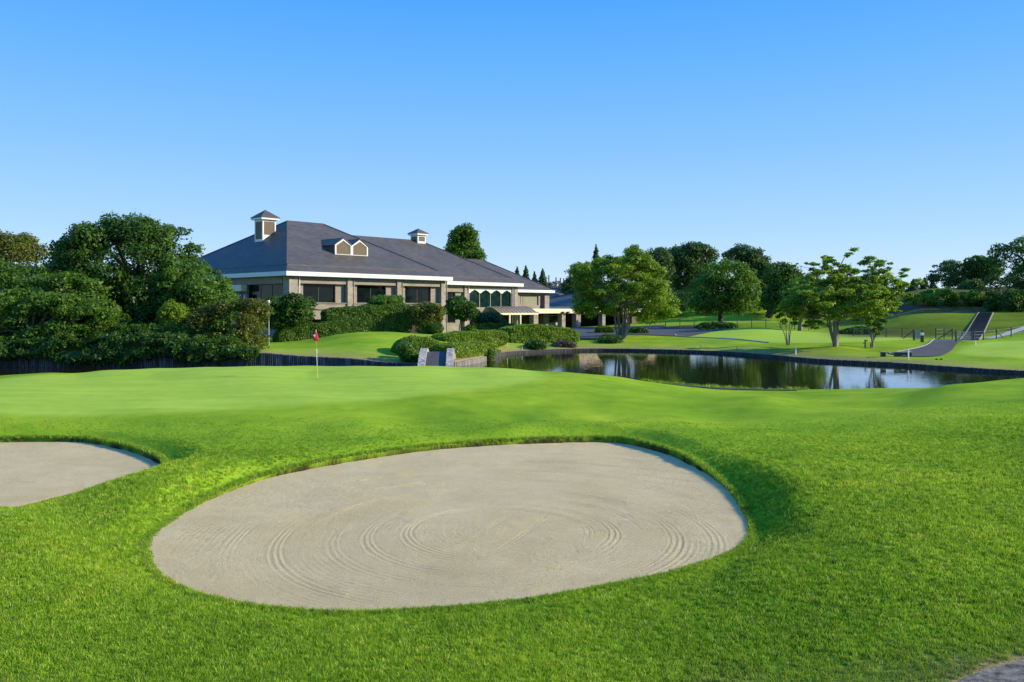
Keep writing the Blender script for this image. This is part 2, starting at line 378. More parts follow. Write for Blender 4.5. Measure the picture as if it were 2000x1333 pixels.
TX = (CP[:, 0]-1000)/F*2.2; TY = np.log(CP[:, 1]); TZ = CP[:, 2]
def _k(r2): return 0.5*r2*np.log(r2+1e-12)
A = _k((TX[:, None]-TX)**2+(TY[:, None]-TY)**2)+np.eye(len(TX))*2e-4
Pm = np.column_stack([np.ones_like(TX), TX, TY]); n_ = len(TX)
Mx = np.zeros((n_+3, n_+3)); Mx[:n_, :n_] = A; Mx[:n_, n_:] = Pm; Mx[n_:, :n_] = Pm.T
SOL = np.linalg.solve(Mx, np.concatenate([TZ, np.zeros(3)]))
def tps(X, Y):
    X = np.atleast_1d(np.asarray(X, float)); Y = np.atleast_1d(np.asarray(Y, float)); sh = X.shape
    X = X.ravel(); Y = Y.ravel()
    tx = np.clip(X/np.maximum(Y, 1), -1.05, 1.05)*2.2; ty = np.log(np.clip(Y, 4, 230)); o = np.empty(len(X))
    for i in range(0, len(X), 40000):
        a = tx[i:i+40000]; b = ty[i:i+40000]
        r2 = (a[:, None]-TX)**2+(b[:, None]-TY)**2
        o[i:i+40000] = _k(r2)@SOL[:n_]+SOL[n_]+SOL[n_+1]*a+SOL[n_+2]*b
    f = sstep((Y-200)/200); o = o*(1-f)+1.5*f
    return o.reshape(sh)
def vnoise(X, Y, s, seed):
    r = rs(seed); G = r.rand(257, 257); x = X/s; y = Y/s
    xi = np.floor(x).astype(int); yi = np.floor(y).astype(int); fx = sstep(x-xi); fy = sstep(y-yi)
    g = lambda a, b: G[a % 257, b % 257]
    return (g(xi, yi)*(1-fx)+g(xi+1, yi)*fx)*(1-fy)+(g(xi, yi+1)*(1-fx)+g(xi+1, yi+1)*fx)*fy-.5
def ground(X, Y, detail=True):
    """height of the land; also returns bunker distance and pond distance"""
    X = np.atleast_1d(np.asarray(X, float)); Y = np.atleast_1d(np.asarray(Y, float))
    z = tps(X, Y)
    z = z+vnoise(X, Y, 2.3, 5)*.03*sstep((Y-5)/10)+vnoise(X, Y, .35, 6)*.012*(Y < 40)
    z = z+vnoise(X, Y, 3.6, 15)*.25*sstep((X/np.maximum(Y, 1)-.08)/.1)*sstep((Y-17)/5)*sstep((34-Y)/4)
    db = np.full(X.shape, 9.0)
    for B, zs in ((B1, ZS1), (B2, ZS2)):
        m = (X > B[:, 0].min()-2.5) & (X < B[:, 0].max()+2.5) & (Y > B[:, 1].min()-2.5) & (Y < B[:, 1].max()+2.5)
        if not m.any(): continue
        x = X[m]; y = Y[m]; d = sdist(B, x, y); zz = z[m]
        cy = (B[:, 1].min()+B[:, 1].max())/2; hy = (B[:, 1].max()-B[:, 1].min())/2
        far = sstep(((y-cy)/hy+.25)/.9)             # 1 at the far lip, 0 at the near one
        edge = zs+.03+.10*far
        wd = .8-.15*far+.3*sstep((x-B[:, 0].mean())/3.5)*(1-.5*far)
        zo = edge+(np.maximum(zz, edge)-edge)*sstep(d/wd*.5+.0)*1.0
        t = sstep(d/wd)
        zo = edge*(1-t)+np.maximum(zz, edge)*t
        wob = vnoise(x, y, .45, 9)*.07+vnoise(x, y, .13, 8)*.02
        zi = zs-.35
        k = np.clip(-(d+wob)/.05, 0, 1)
        z[m] = np.where(d+wob > 0, zo, edge*(1-k)+zi*k)
        db[m] = np.minimum(db[m], d)
    dp = np.full(X.shape, 50.0)
    m = (Y > 36) & (Y < 86) & (X > POND[:, 0].min()-3) & (X < POND[:, 0].max()+3)
    if m.any():
        d = sdist(POND, X[m], Y[m]); k = np.clip(-d/.25, 0, 1); zz = z[m]
        inside = np.minimum(zz, -1.02)*(1-k)+(-2.4)*k
        kk = (1-sstep(d/2.2))*((X[m] > -1.5) & (Y[m] > 45.5)); zz = np.where(d > -.05, zz*(1-kk)+(-.82)*kk, zz)
        z[m] = np.where(d > 0, np.maximum(zz, -1.03), np.where(Y[m] > 50, inside, np.minimum(zz, -1.02-(-d)*.4)))
        dp[m] = d
    return z, db, dp
def gz(X, Y): return float(ground([X], [Y])[0][0])

# greens (mown short), in world XY
GREEN1 = catmull([W(*p) for p in [(-500,27),(-100,25.2),(250,25.4),(500,26.6),(650,27.8),(800,29.4),(950,31.4),(1020,33.6),(1062,36.2),(1058,39),(1000,41),(850,42.4),(600,42.6),(300,41),(0,37.5),(-300,36.5),(-600,36)]], 4)
GREEN2 = catmull([W(*p) for p in [(1345,93),(1400,88),(1500,83.5),(1600,80),(1700,79.5),(1770,83),(1765,90),(1700,97),(1600,101),(1500,103),(1420,102),(1360,98)]], 4)
GREEN3 = catmull([W(*p) for p in [(1870,66),(1900,63),(1990,60),(2150,58),(2400,60),(2500,70),(2300,76),(2000,76),(1900,72)]], 4)

# ---- ground sheet
rows = [2.0]
while rows[-1] < 27: rows.append(rows[-1]+max(.022, min(.05, .0022*rows[-1])))
while rows[-1] < 110: rows.append(rows[-1]*1.0062)
while rows[-1] < 2600: rows.append(rows[-1]*1.03)
rows = np.array(rows)
core = np.linspace(-.63, .63, 860)
side = .63+np.cumsum(np.linspace(.002, .03, 46))
cols = np.concatenate([-side[::-1], core, side])
GX = rows[:, None]*cols[None, :]; GY = np.repeat(rows[:, None], len(cols), 1)
gzv, dbv, dpv = ground(GX.ravel(), GY.ravel())
x_, y_ = GX.ravel(), GY.ravel()
g1 = np.full(x_.shape, 9.0); m = (y_ > 22) & (y_ < 48); g1[m] = sdist(GREEN1, x_[m], y_[m])
m = (y_ > 55) & (y_ < 110) & (x_ > 0)
t = np.minimum(sdist(GREEN2, x_[m], y_[m]), sdist(GREEN3, x_[m], y_[m])); g1[m] = t
mk_green = sstep(.5-g1/1.5)
mk_soil = np.clip(1-np.abs(dbv+.01)/.045, 0, 1)*(y_ > 12.5)
mk_soil = np.maximum(mk_soil, (dbv < -.02)*1.0)
lawn = np.ones_like(x_)
# worn patches: foreground right corner + pond bank
dry = sstep((7.55+vnoise(x_, y_, .9, 21)*1.3+np.clip(x_, 0, 6)*.26-y_)/1.3)*.9
bankdry = np.exp(-np.clip(dpv, 0, 9)/2.2)*(y_ > 52)*.75
bankdry = np.maximum(bankdry, (np.clip((x_/y_-.40)/.03, 0, 1)*sstep((y_-110)/15)*sstep((175-y_)/20))*(.35+.5*vnoise(x_, y_, 9, 31)))
dry = np.clip(np.maximum(dry, bankdry), 0, 1)
rat = x_/y_
rough_shade = sstep((rat-.34)/.06)*sstep((y_-84)/8)+sstep((rat-.15)/.05)*sstep((.36-rat)/.05)*sstep((y_-107)/8)*sstep((136-y_)/10)*.85  # rough grass on the hill slopes, their shade put into its darker colour
rough_shade = np.clip(rough_shade*(.75+.6*vnoise(x_, y_, 14, 33)), 0, 1)
colr = np.stack([mk_green, mk_soil, dry, rough_shade], 1)
nr, nc = len(rows), len(cols)
ii = (np.arange(nr-1)[:, None]*nc+np.arange(nc-1)[None, :]).ravel()
Fq = np.stack([ii, ii+1, ii+nc+1, ii+nc], 1)

GRASS_STOPS = [(.30, (.120,.265,.008)), (.5, (.215,.385,.012)), (.70, (.345,.490,.018))]
def grass_color(n, P):
    big = noise(n, .22, 4, .6, P); mid = noise(n, 1.1, 5, .65, P)
    a = nd(n, 'ShaderNodeMath', operation='MULTIPLY_ADD'); n.links.new(big.outputs[0], a.inputs[0]); a.inputs[1].default_value = .70
    b = nd(n, 'ShaderNodeMath', operation='MULTIPLY'); n.links.new(mid.outputs[0], b.inputs[0]); b.inputs[1].default_value = .30
    n.links.new(b.outputs[0], a.inputs[2])
    return ramp(n, a.outputs[0], GRASS_STOPS).outputs[0]
def mk_ground():
    m, n, p = mat_base('turf')
    P = pos(n); c = grass_color(n, P)
    at = nd(n, 'ShaderNodeVertexColor', layer_name='mask') if False else attr(n, 'mask')
    s = nd(n, 'ShaderNodeSeparateColor'); n.links.new(at.outputs['Color'], s.inputs[0])
    # fine blade texture
    fine = noise(n, 42, 6, .75, mapv(n, P, (1, .55, 1)))
    c = mixc(n, .75, c, ramp(n, fine.outputs[0], [(.25, (.62,.66,.55)), (.5, (1,1,1)), (.75, (1.28,1.22,1.2))]).outputs[0], 'MULTIPLY')
    c = mixc(n, 1.0, c, (.95,.88,1.7), 'MULTIPLY')
    # mowing stripes on greens
    gn = noise(n, .9, 5, .7, mapv(n, P, (.25, 1.2, 1)))
    gc = ramp(n, gn.outputs[0], [(.3, (.260,.405,.040)), (.7, (.355,.495,.070))]).outputs[0]
    gf = noise(n, 60, 4, .7, P)
    gc = mixc(n, .5, gc, ramp(n, gf.outputs[0], [(.3, (.8,.8,.8)), (.7, (1.15,1.15,1.15))]).outputs[0], 'MULTIPLY')
    c = mixc(n, s.outputs[0], c, gc)
    dn = noise(n, 3.5, 6, .7, P)
    dm = nd(n, 'ShaderNodeMath', operation='MULTIPLY_ADD', use_clamp=True); n.links.new(dn.outputs[0], dm.inputs[0]); dm.inputs[1].default_value = 2.2; dm.inputs[2].default_value = -1.1
    d2 = nd(n, 'ShaderNodeMath', operation='ADD', use_clamp=True); n.links.new(dm.outputs[0], d2.inputs[0]); n.links.new(s.outputs[2], d2.inputs[1])
    d3 = nd(n, 'ShaderNodeMath', operation='MULTIPLY', use_clamp=True); n.links.new(d2.outputs[0], d3.inputs[0]); n.links.new(s.outputs[2], d3.inputs[1]); d3.operation = 'MULTIPLY_ADD'; n.links.new(s.outputs[2], d3.inputs[2])
    dc = ramp(n, noise(n, 30, 5, .7, P).outputs[0], [(.3, (.15,.115,.045)), (.7, (.40,.31,.16))]).outputs[0]
    c = mixc(n, d3.outputs[0], c, dc)
    c = mixc(n, at.outputs['Alpha'], c, mixc(n, 1.0, c, (.34,.26,.60), 'MULTIPLY'))  # darker rough grass, with hillside shade painted into the tint
    c = mixc(n, s.outputs[1], c, (.034,.030,.014))
    n.links.new(c, p.inputs['Base Color']); p.inputs['Roughness'].default_value = .9; p.inputs['Specular IOR Level'].default_value = .02
    h = mixc(n, s.outputs[0], fine.outputs[0], (.5,.5,.5))
    bump(n, p, h, .5, .03)
    return m
M['turf'] = mk_ground()
G = mesh_np('ground', np.stack([x_, y_, gzv], 1), Fq, M['turf'], smooth=True, attrs={'mask': ('POINT', colr)})
tag(G, kind='structure')

# ---- sand
def mk_sand():
    m, n, p = mat_base('sand')
    P = pos(n); a = noise(n, .9, 5, .6, P); f = noise(n, 48, 5, .9, P)
    c = ramp(n, a.outputs[0], [(.3, (.500,.405,.218)), (.7, (.585,.485,.282))]).outputs[0]
    c = mixc(n, .8, c, ramp(n, f.outputs[0], [(.32, (.62,.61,.60)), (.5, (1,1,1)), (.68, (1.3,1.29,1.26))]).outputs[0], 'MULTIPLY')
    n.links.new(c, p.inputs['Base Color']); p.inputs['Roughness'].default_value = .95; p.inputs['Specular IOR Level'].default_value = .1
    bump(n, p, f.outputs[0], .9, .03); return m
M['sand'] = mk_sand()
def sand(B, zs, step, ctr, rings, seed, strong):
    x0, y0 = B.min(0)-.15; x1, y1 = B.max(0)+.15
    xs = np.arange(x0, x1, step); ys = np.arange(y0, y1, step)
    X, Y = np.meshgrid(xs, ys); X = X.ravel(); Y = Y.ravel(); d = sdist(B, X, Y)
    z = np.full(X.shape, zs)+.06*np.exp(-np.abs(np.minimum(d, 0))/.5)*0.5
    z += vnoise(X, Y, 1.4, seed)*.05+vnoise(X, Y, .3, seed+1)*.010+vnoise(X, Y, .07, seed+2)*.005
    dx = X-ctr[0]+vnoise(X, Y, 3.4, seed+3)*.3; dy = Y-ctr[1]+vnoise(X, Y, 3.4, seed+4)*.3
    r = np.hypot(dx, dy*.93); th = np.arctan2(dy, dx)
    z += np.sin(r*2*math.pi/.085)*.0019*np.clip(.1+vnoise(X, Y, .9, seed+5)*2.2, 0, 1)
    rr = rs(seed)
    for rad, a0, a1, amp in rings:
        a0 = a0-.45; a1 = a1+.45; ang = (th-a0) % (2*math.pi); win = sstep(ang/.8)*sstep((min(a1-a0, 6.28)-ang)/.8)*(.65+.7*vnoise(X, Y, .6, seed+8))
        for q in range(3):
            rc = rad+q*.075+.02*np.sin(th*3+q)
            z -= 1.35*amp*win*np.exp(-((r-rc)/.018)**2); z += 1.1*amp*win*np.exp(-((r-rc-.036)/.018)**2)
    for ax, ay, bx, by in strong:
        L = math.hypot(bx-ax, by-ay); ux, uy = (bx-ax)/L, (by-ay)/L
        t = (X-ax)*ux+(Y-ay)*uy; s = (X-ax)*-uy+(Y-ay)*ux; win = sstep(t/.2)*sstep((L-t)/.2)
        for q in range(2): z -= .007*win*np.exp(-((s-q*.06)/.013)**2)
    keep = (d < .10).reshape(len(ys), len(xs))
    idx = np.arange(len(X)).reshape(len(ys), len(xs))
    k = keep[:-1, :-1] & keep[1:, :-1] & keep[:-1, 1:] & keep[1:, 1:]
    Fs = np.stack([idx[:-1, :-1][k], idx[:-1, 1:][k], idx[1:, 1:][k], idx[1:, :-1][k]], 1)
    u, inv = np.unique(Fs, return_inverse=True)
    V = np.stack([X, Y, z], 1)[u]
    return mesh_np('sand_bunker', V, inv.reshape(Fs.shape), M['sand'], smooth=True)
PI = math.pi
c1 = back(965, 1040, ZS1)
rings1 = [(2.3,PI*.05,PI*.8,.004),(2.7,-PI*.35,PI*.25,.004),(3.6,PI*1.2,PI*1.9,.003),(2.9,PI*1.3,PI*1.9,.004),(5.2,PI*.2,PI*.5,.004),(1.35,0,2*PI-.01,.006),(1.95,PI*.85,PI*1.75,.006),(1.75,PI*1.8,PI*2.6,.005),(2.45,PI*.95,PI*1.6,.004),(2.9,PI*.2,PI*.9,.005),(3.25,PI*.95,PI*1.45,.0055),(3.3,-.3,.7,.004),(3.75,PI*.3,PI*.75,.005),(3.9,PI*.9,PI*1.1,.004),(4.7,PI*.25,PI*.7,.005),(5.8,PI*.3,PI*.62,.005),(6.8,PI*.33,PI*.6,.004),(4.1,PI*.0,PI*.3,.003)]
s1 = sand(B1, ZS1, .016, c1, rings1, 40, [(c1[0]-.5, c1[1]-1.0, c1[0]+.3, c1[1]+1.1), (c1[0]+.1, c1[1]-1.1, c1[0]+.9, c1[1]+.9)])
tag(s1, 'large oval of raked pale sand in the foreground with circular rake rings', 'sand bunker')
c2 = back(-40, 965, ZS2)
rings2 = [(.9,0,6.28,.006),(1.5,-1.2,1.2,.007),(2.1,-.9,1.5,.006),(3.0,-.5,1.6,.006),(3.4,-.2,1.2,.004),(4.2,.2,1.7,.005)]
s2 = sand(B2, ZS2, .024, c2, rings2, 60, [])
tag(s2, 'smaller raked sand hollow cut off by the left edge of the photo', 'sand bunker')

# ---- grass blades (uncountable) : points + tuft meshes in one object, instanced by nodes
def mk_blade():
    m, n, p = mat_base('grass_blade')
    P = pos(n); c = grass_color(n, P)
    oi = nd(n, 'ShaderNodeObjectInfo')
    c = mixc(n, 1.0, c, ramp(n, oi.outputs['Random'], [(0, (.42,.55,.4)), (.6, (1.0,1.0,1.0)), (.9, (1.4,1.25,1.5)), (1, (1.9,1.4,4.0))]).outputs[0], 'MULTIPLY')
    c = mixc(n, 1.0, c, (1.22,1.10,2.4), 'MULTIPLY')
    at = attr(n, 'dry'); at.attribute_type = 'INSTANCER'
    c = mixc(n, at.outputs['Fac'], c, (.24,.20,.10))
    n.links.new(c, p.inputs['Base Color']); p.inputs['Roughness'].default_value = .5; p.inputs['Specular IOR Level'].default_value = .22
    tr = nd(n, 'ShaderNodeBsdfTranslucent'); n.links.new(mixc(n, 1.0, c, (1.15,1.2,.7), 'MULTIPLY'), tr.inputs[0])
    ms = nd(n, 'ShaderNodeMixShader'); ms.inputs[0].default_value = .4
    n.links.new(p.outputs[0], ms.inputs[1]); n.links.new(tr.outputs[0], ms.inputs[2]); n.links.new(ms.outputs[0], n.nodes['Material Output'].inputs[0])
    return m
M['blade'] = mk_blade()
def make_grass():
    r = rs(77); N = 480000
    # sample depth with density falling as 1/Y^1.2
    Ys = 5.2+(np.exp(r.rand(N)*math.log(36/5.2))-1)*5.2
    Xs = (r.rand(N)*2-1)*(.92*Ys+1.5)
    z, db, dp = ground(Xs, Ys)
    g = np.full(N, 9.0); m = Ys > 22; g[m] = sdist(GREEN1, Xs[m], Ys[m])
    dry = sstep((7.55+vnoise(Xs, Ys, .9, 21)*1.3+np.clip(Xs, 0, 6)*.26-Ys)/1.3)
    fall = np.clip(1-(Ys-20)/5.5, 0, 1)
    keep = (db > .0) & (g > .4) & (dp > .8) & (r.rand(N) > dry*.72) & (r.rand(N) < fall)
    # bare asphalt corner at lower right
    keep &= ~(sdist(CORNER, Xs, Ys) < .05)
    Xs, Ys, z, db, dry = Xs[keep], Ys[keep], z[keep], db[keep], dry[keep]; n = len(Xs)
    sc = (.50+.5*r.rand(n))*(.72+.030*Ys)*np.where(Ys > 22, .36, np.where(Ys > 15, .36+(22-Ys)/7*.42, .78))*(1-.35*dry)
    sc *= 1+.35*vnoise(Xs, Ys, .5, 91)*2*.5
    sc *= np.where((db < .35) & (db > 0), .8, 1)
    # longer tufts overhanging the bunker lips and along the near shore
    ex_, ey_, es_ = [], [], []
    for B in (B1, B2):
        k = 5200; i = r.randint(0, len(B), k); t_ = r.rand(k)[:, None]; p_ = B[i]*(1-t_)+B[(i+1) % len(B)]*t_
        q_ = B[(i+1) % len(B)]-B[i]; nx_ = np.stack([q_[:, 1], -q_[:, 0]], 1); nx_ /= np.linalg.norm(nx_, axis=1)[:, None]
        nx_ *= np.where(sdist(B, p_[:, 0]+nx_[:, 0]*.1, p_[:, 1]+nx_[:, 1]*.1) > 0, 1, -1)[:, None]
        p_ = p_+nx_*(.03+.10*r.rand(k))[:, None]; far_ = p_[:, 1] > B[:, 1].mean()
        ex_.append(p_[:, 0]); ey_.append(p_[:, 1]); es_.append(np.where(far_, .95, .62)*(.6+.7*r.rand(k)))
    k = 450; px_ = 1250+330*r.rand(k); yy_ = 41.9-(px_-1250)/330*1.6+r.normal(size=k)*.08
    ex_.append(PX(px_, yy_)); ey_.append(yy_); es_.append(1.0+1.7*r.rand(k)**3)
    ex_, ey_, es_ = map(np.concatenate, (ex_, ey_, es_)); zz_ = ground(ex_, ey_)[0]
    Xs = np.concatenate([Xs, ex_]); Ys = np.concatenate([Ys, ey_]); z = np.concatenate([z, zz_]); sc = np.concatenate([sc, es_]); dry = np.concatenate([dry, np.full(len(ex_), .12)]); n = len(Xs)
    V = [np.stack([Xs, Ys, z-.004], 1)]; faces = []; base = n; vid = [np.zeros(n)]
    K = 5
    for k in range(K):
        vs = []; 
        for b in range(13):
            a = r.rand()*6.283; rad = .055*math.sqrt(r.rand()); cx, cy = rad*math.cos(a), rad*math.sin(a)
            h = .034+.055*r.rand()**1.5; wd = .0036+.003*r.rand(); la = r.rand()*6.283; lean = h*(.10+.55*r.rand())
            fa = r.rand()*6.283; wx, wy = wd*math.cos(fa), wd*math.sin(fa); lx, ly = lean*math.cos(la), lean*math.sin(la)
            i0 = base+len(vs)
            vs += [(cx-wx, cy-wy, 0), (cx+wx, cy+wy, 0), (cx+lx*.35+wx*.8, cy+ly*.35+wy*.8, h*.6), (cx+lx*.35-wx*.8, cy+ly*.35-wy*.8, h*.6), (cx+lx+wx*.15, cy+ly+wy*.15, h), (cx+lx-wx*.15, cy+ly-wy*.15, h*.99)]
            faces += [(i0, i0+1, i0+2, i0+3), (i0+3, i0+2, i0+4, i0+5)]
        V.append(np.array(vs)); vid.append(np.full(len(vs), k+1.)); base += len(vs)
    V = np.vstack(V); vid = np.concatenate(vid); nt_ = len(V)-n
    pad = np.zeros(nt_)
    o = mesh_np('grass', V, faces, M['blade'], smooth=False, attrs={'vid': ('POINT', vid), 'sc': ('POINT', np.concatenate([sc, pad])), 'rot': ('POINT', np.concatenate([r.rand(n)*6.283, pad])), 'pick': ('POINT', np.concatenate([r.randint(0, K, n), pad])), 'dry': ('POINT', np.concatenate([np.clip(dry*(.3+r.rand(n)*.7)+(r.rand(n) < .04)*.6, 0, 1), pad]))})
    tag(o, 'short green turf blades around the sand bunkers', 'grass', kind='stuff')
    ng = bpy.data.node_groups.new('grass_scatter', 'GeometryNodeTree')
    ng.interface.new_socket('Geometry', in_out='INPUT', socket_type='NodeSocketGeometry'); ng.interface.new_socket('Geometry', in_out='OUTPUT', socket_type='NodeSocketGeometry')
    L = ng.links.new; N_ = ng.nodes.new
    gi = N_('NodeGroupInput'); go = N_('NodeGroupOutput')
    def at(nm):
        a = N_('GeometryNodeInputNamedAttribute'); a.data_type = 'FLOAT'; a.inputs['Name'].default_value = nm; return a.outputs['Attribute']
    def cmp(src, v):
        c = N_('FunctionNodeCompare'); c.data_type = 'FLOAT'; c.operation = 'EQUAL'; L(src, c.inputs[0]); c.inputs[1].default_value = v; c.inputs['Epsilon'].default_value = .1; return c.outputs[0]
    v = at('vid'); join = N_('GeometryNodeGeometryToInstance')
    for k in range(K, 0, -1):
        s = N_('GeometryNodeSeparateGeometry'); s.domain = 'POINT'; L(gi.outputs[0], s.inputs[0]); L(cmp(v, k), s.inputs[1]); L(s.outputs[0], join.inputs[0])
    pt = N_('GeometryNodeSeparateGeometry'); pt.domain = 'POINT'; L(gi.outputs[0], pt.inputs[0]); L(cmp(v, 0), pt.inputs[1])
    ip = N_('GeometryNodeInstanceOnPoints'); L(pt.outputs[0], ip.inputs['Points']); L(join.outputs[0], ip.inputs['Instance'])
    ip.inputs['Pick Instance'].default_value = True
    L(at('pick'), ip.inputs['Instance Index'])
    cx = N_('ShaderNodeCombineXYZ'); L(at('rot'), cx.inputs[2]); L(cx.outputs[0], ip.inputs['Rotation']); L(at('sc'), ip.inputs['Scale'])
    L(ip.outputs[0], go.inputs[0])
    md = o.modifiers.new('scatter', 'NODES'); md.node_group = ng
CORNER = np.array([W(1830, 7.3), W(1920, 7.6), W(2000, 7.85), W(2300, 8.6), W(2300, 5), W(1850, 5), W(1800, 6.9)])
make_grass()

# ---- water
def mk_water():
    m, n, p = mat_base('pond_water')
    P = pos(n)
    p.inputs['Base Color'].default_value = (.014,.015,.006,1); p.inputs['Roughness'].default_value = .03; p.inputs['IOR'].default_value = 1.33
    a = noise(n, 2.6, 3, .55, mapv(n, P, (.35, 1, 1))); bump(n, p, a.outputs[0], .075, .06); return m
mb = MB(); mb.add([(-110, 40, WZ), (110, 40, WZ), (110, 83, WZ), (-110, 83, WZ)], [(0, 1, 2, 3)])
wat = mb.build('pond_water', mk_water()); tag(wat, kind='structure')

# ---- timber / stake walls along the pond
def stake_wall(line, mat, name, label, cat, top_fn, r0=.06, seed=0, off=.02, low=-1.5):
    r = rs(seed); L = np.concatenate([[0], np.cumsum(np.hypot(*np.diff(line, axis=0).T))])
    n = int(L[-1]/(r0*2.02)); s = np.linspace(0, L[-1], n)
    x = np.interp(s, L, line[:, 0]); y = np.interp(s, L, line[:, 1])
    tx = np.gradient(x); ty = np.gradient(y); nn = np.hypot(tx, ty); nx, ny = ty/nn, -tx/nn     # one side
    # outward (land) side
    test = sdist(POND, x+nx*.4, y+ny*.4); sg = np.where(test > 0, 1, -1); nx *= sg; ny *= sg
    zt = top_fn(x+nx*.45, y+ny*.45)+off+(r.rand(n)-.5)*.03
    V = []; Fc = []; k = 7
    for i in range(n):
        b = len(V); rr = r0*(.9+.2*r.rand())
        px_, py_ = x[i]-nx[i]*.12, y[i]-ny[i]*.12
        for zz in (low, zt[i]-.02):
            for q in range(k):
                a = 2*PI*q/k; V.append((px_+rr*math.cos(a), py_+rr*math.sin(a), zz))
        for q in range(k): Fc.append((b+q, b+(q+1) % k, b+k+(q+1) % k, b+k+q))
        b2 = len(V); V.append((px_, py_, zt[i]))
        for q in range(k): Fc.append((b+k+q, b+k+(q+1) % k, b2, b2))
    # backing plank behind the stakes
    b = len(V)
    for i in range(n):
        V += [(x[i]-nx[i]*.06, y[i]-ny[i]*.06, low), (x[i]-nx[i]*.06, y[i]-ny[i]*.06, zt[i]-.03), (x[i]+nx[i]*.12, y[i]+ny[i]*.12, zt[i]-.03)]
    for i in range(n-1):
        a = b+i*3; Fc += [(a, a+3, a+4, a+1), (a+1, a+4, a+5, a+2)]
    o0 = (x[n//2], y[n//2], zt[n//2])
    me = bpy.data.meshes.new(name); me.from_pydata([(a-o0[0], c-o0[1], d-o0[2]) for a, c, d in V], [], [f if f[2] != f[3] else f[:3] for f in Fc]); me.materials.append(mat)
    o = bpy.data.objects.new(name, me); o.location = o0; COL.objects.link(o); return tag(o, label, cat)
tf = lambda a, b: ground(a, b)[0]
stake_wall(PL, M['stake'], 'retaining_wall', 'tall dark weathered timber stake wall holding the left bank below trees and lawn', 'retaining wall', tf, .07, 1, .06)
stake_wall(np.vstack([PM]), M['stake_pale'], 'retaining_wall', 'short pale stone edged bank under the clipped hedge right of the footbridge', 'retaining wall', tf, .10, 2, -.04)
stake_wall(PR, M['stake_dark'], 'retaining_wall', 'long low dark timber edging round the far and right side of the pond', 'retaining wall', tf, .08, 3, .05)

# ---- draped sheets : road, paths
def drape(name, L, Rr, n, m, mat, lift=.03, kind='structure', sub=4):
    L = open_curve(L, sub); Rr = open_curve(Rr, sub)
    def res(P, k):
        s = np.concatenate([[0], np.cumsum(np.hypot(*np.diff(P, axis=0).T))]); q = np.linspace(0, s[-1], k)
        return np.stack([np.interp(q, s, P[:, 0]), np.interp(q, s, P[:, 1])], 1)
    a, b = res(L, n), res(Rr, n); t = np.linspace(0, 1, m)[None, :, None]
    P = a[:, None]*(1-t)+b[:, None]*t; X = P[..., 0].ravel(); Y = P[..., 1].ravel()
    Z = ground(X, Y)[0]+lift
    idx = np.arange(n*m).reshape(n, m)
    Fs = np.stack([idx[:-1, :-1].ravel(), idx[1:, :-1].ravel(), idx[1:, 1:].ravel(), idx[:-1, 1:].ravel()], 1)
    o = mesh_np(name, np.stack([X, Y, Z], 1), Fs, mat, smooth=True)
    return tag(o, kind=kind), a, b
def kerb_line(name, P, mat, hw=.08, up=.10, label=None):
    n = len(P); t = np.gradient(P, axis=0); t /= np.linalg.norm(t, axis=1)[:, None]; nx = np.stack([-t[:, 1], t[:, 0]], 1)
    z = ground(P[:, 0], P[:, 1])[0]; V = []
    for i in range(n):
        a = P[i]-nx[i]*hw; b = P[i]+nx[i]*hw
        V += [(a[0], a[1], z[i]-.1), (a[0], a[1], z[i]+up), (b[0], b[1], z[i]+up), (b[0], b[1], z[i]-.1)]
    Fs = []
    for i in range(n-1):
        for q in range(3): Fs.append((i*4+q, i*4+4+q, i*4+5+q, i*4+1+q))
    return tag(mesh_np(name, V, Fs, mat), kind='structure')
rd, a, b = drape('road', [W(1122,90),W(1128,96),W(1128,104),W(1120,118),W(1112,132)], [W(1163,90.5),W(1190,100),W(1240,112),W(1290,124),W(1300,134)], 60, 30, M['asphalt'], .05)
r2, a, b = drape('road', [W(1150,97),W(1220,98.5),W(1280,97),W(1340,94)], [W(1150,128),W(1250,128),W(1400,124),W(1430,106)], 60, 40, M['asphalt'], .065)
kerb_line('kerb', open_curve([W(1318,98),W(1322,95.5),W(1345,92.5),W(1380,90.5),W(1440,86.5),W(1500,82.5)], 10), M['kerb'], .09, .10)
pt, a, b = drape('path', [W(1735,66),W(1770,69),W(1800,72),W(1815,76),W(1822,82),W(1825,84)], [W(1760,62.5),W(1830,62.5),W(1856,66.5),W(1866,72),W(1878,79),W(1885,84)], 50, 14, M['asphalt'], .05)
kerb_line('kerb', a, M['kerb'], .06, .08)
nearp, a, b = drape('path', [W(1235,40.9),W(1310,40.4),W(1400,39.9),W(1480,39.5),W(1560,39.2)], [W(1235,41.8),W(1310,41.3),W(1400,40.8),W(1480,40.4),W(1560,40.0)], 60, 6, M['asphalt'], .04)
cart, a, b = drape('cart_path', [W(1922,84),W(1950,87),W(1980,91),W(2040,97)], [W(1935,83),W(1965,86),W(2000,90),W(2060,95)], 40, 6, M['kerb'], .05)
cn, a, b = drape('gravel_path', [W(1810,6.6),W(1860,7.35),W(1980,7.75),W(2280,8.5)], [W(1860,5.2),W(2000,5.2),W(2100,5.2),W(2300,5.2)], 50, 30, M['gravel'], .02)

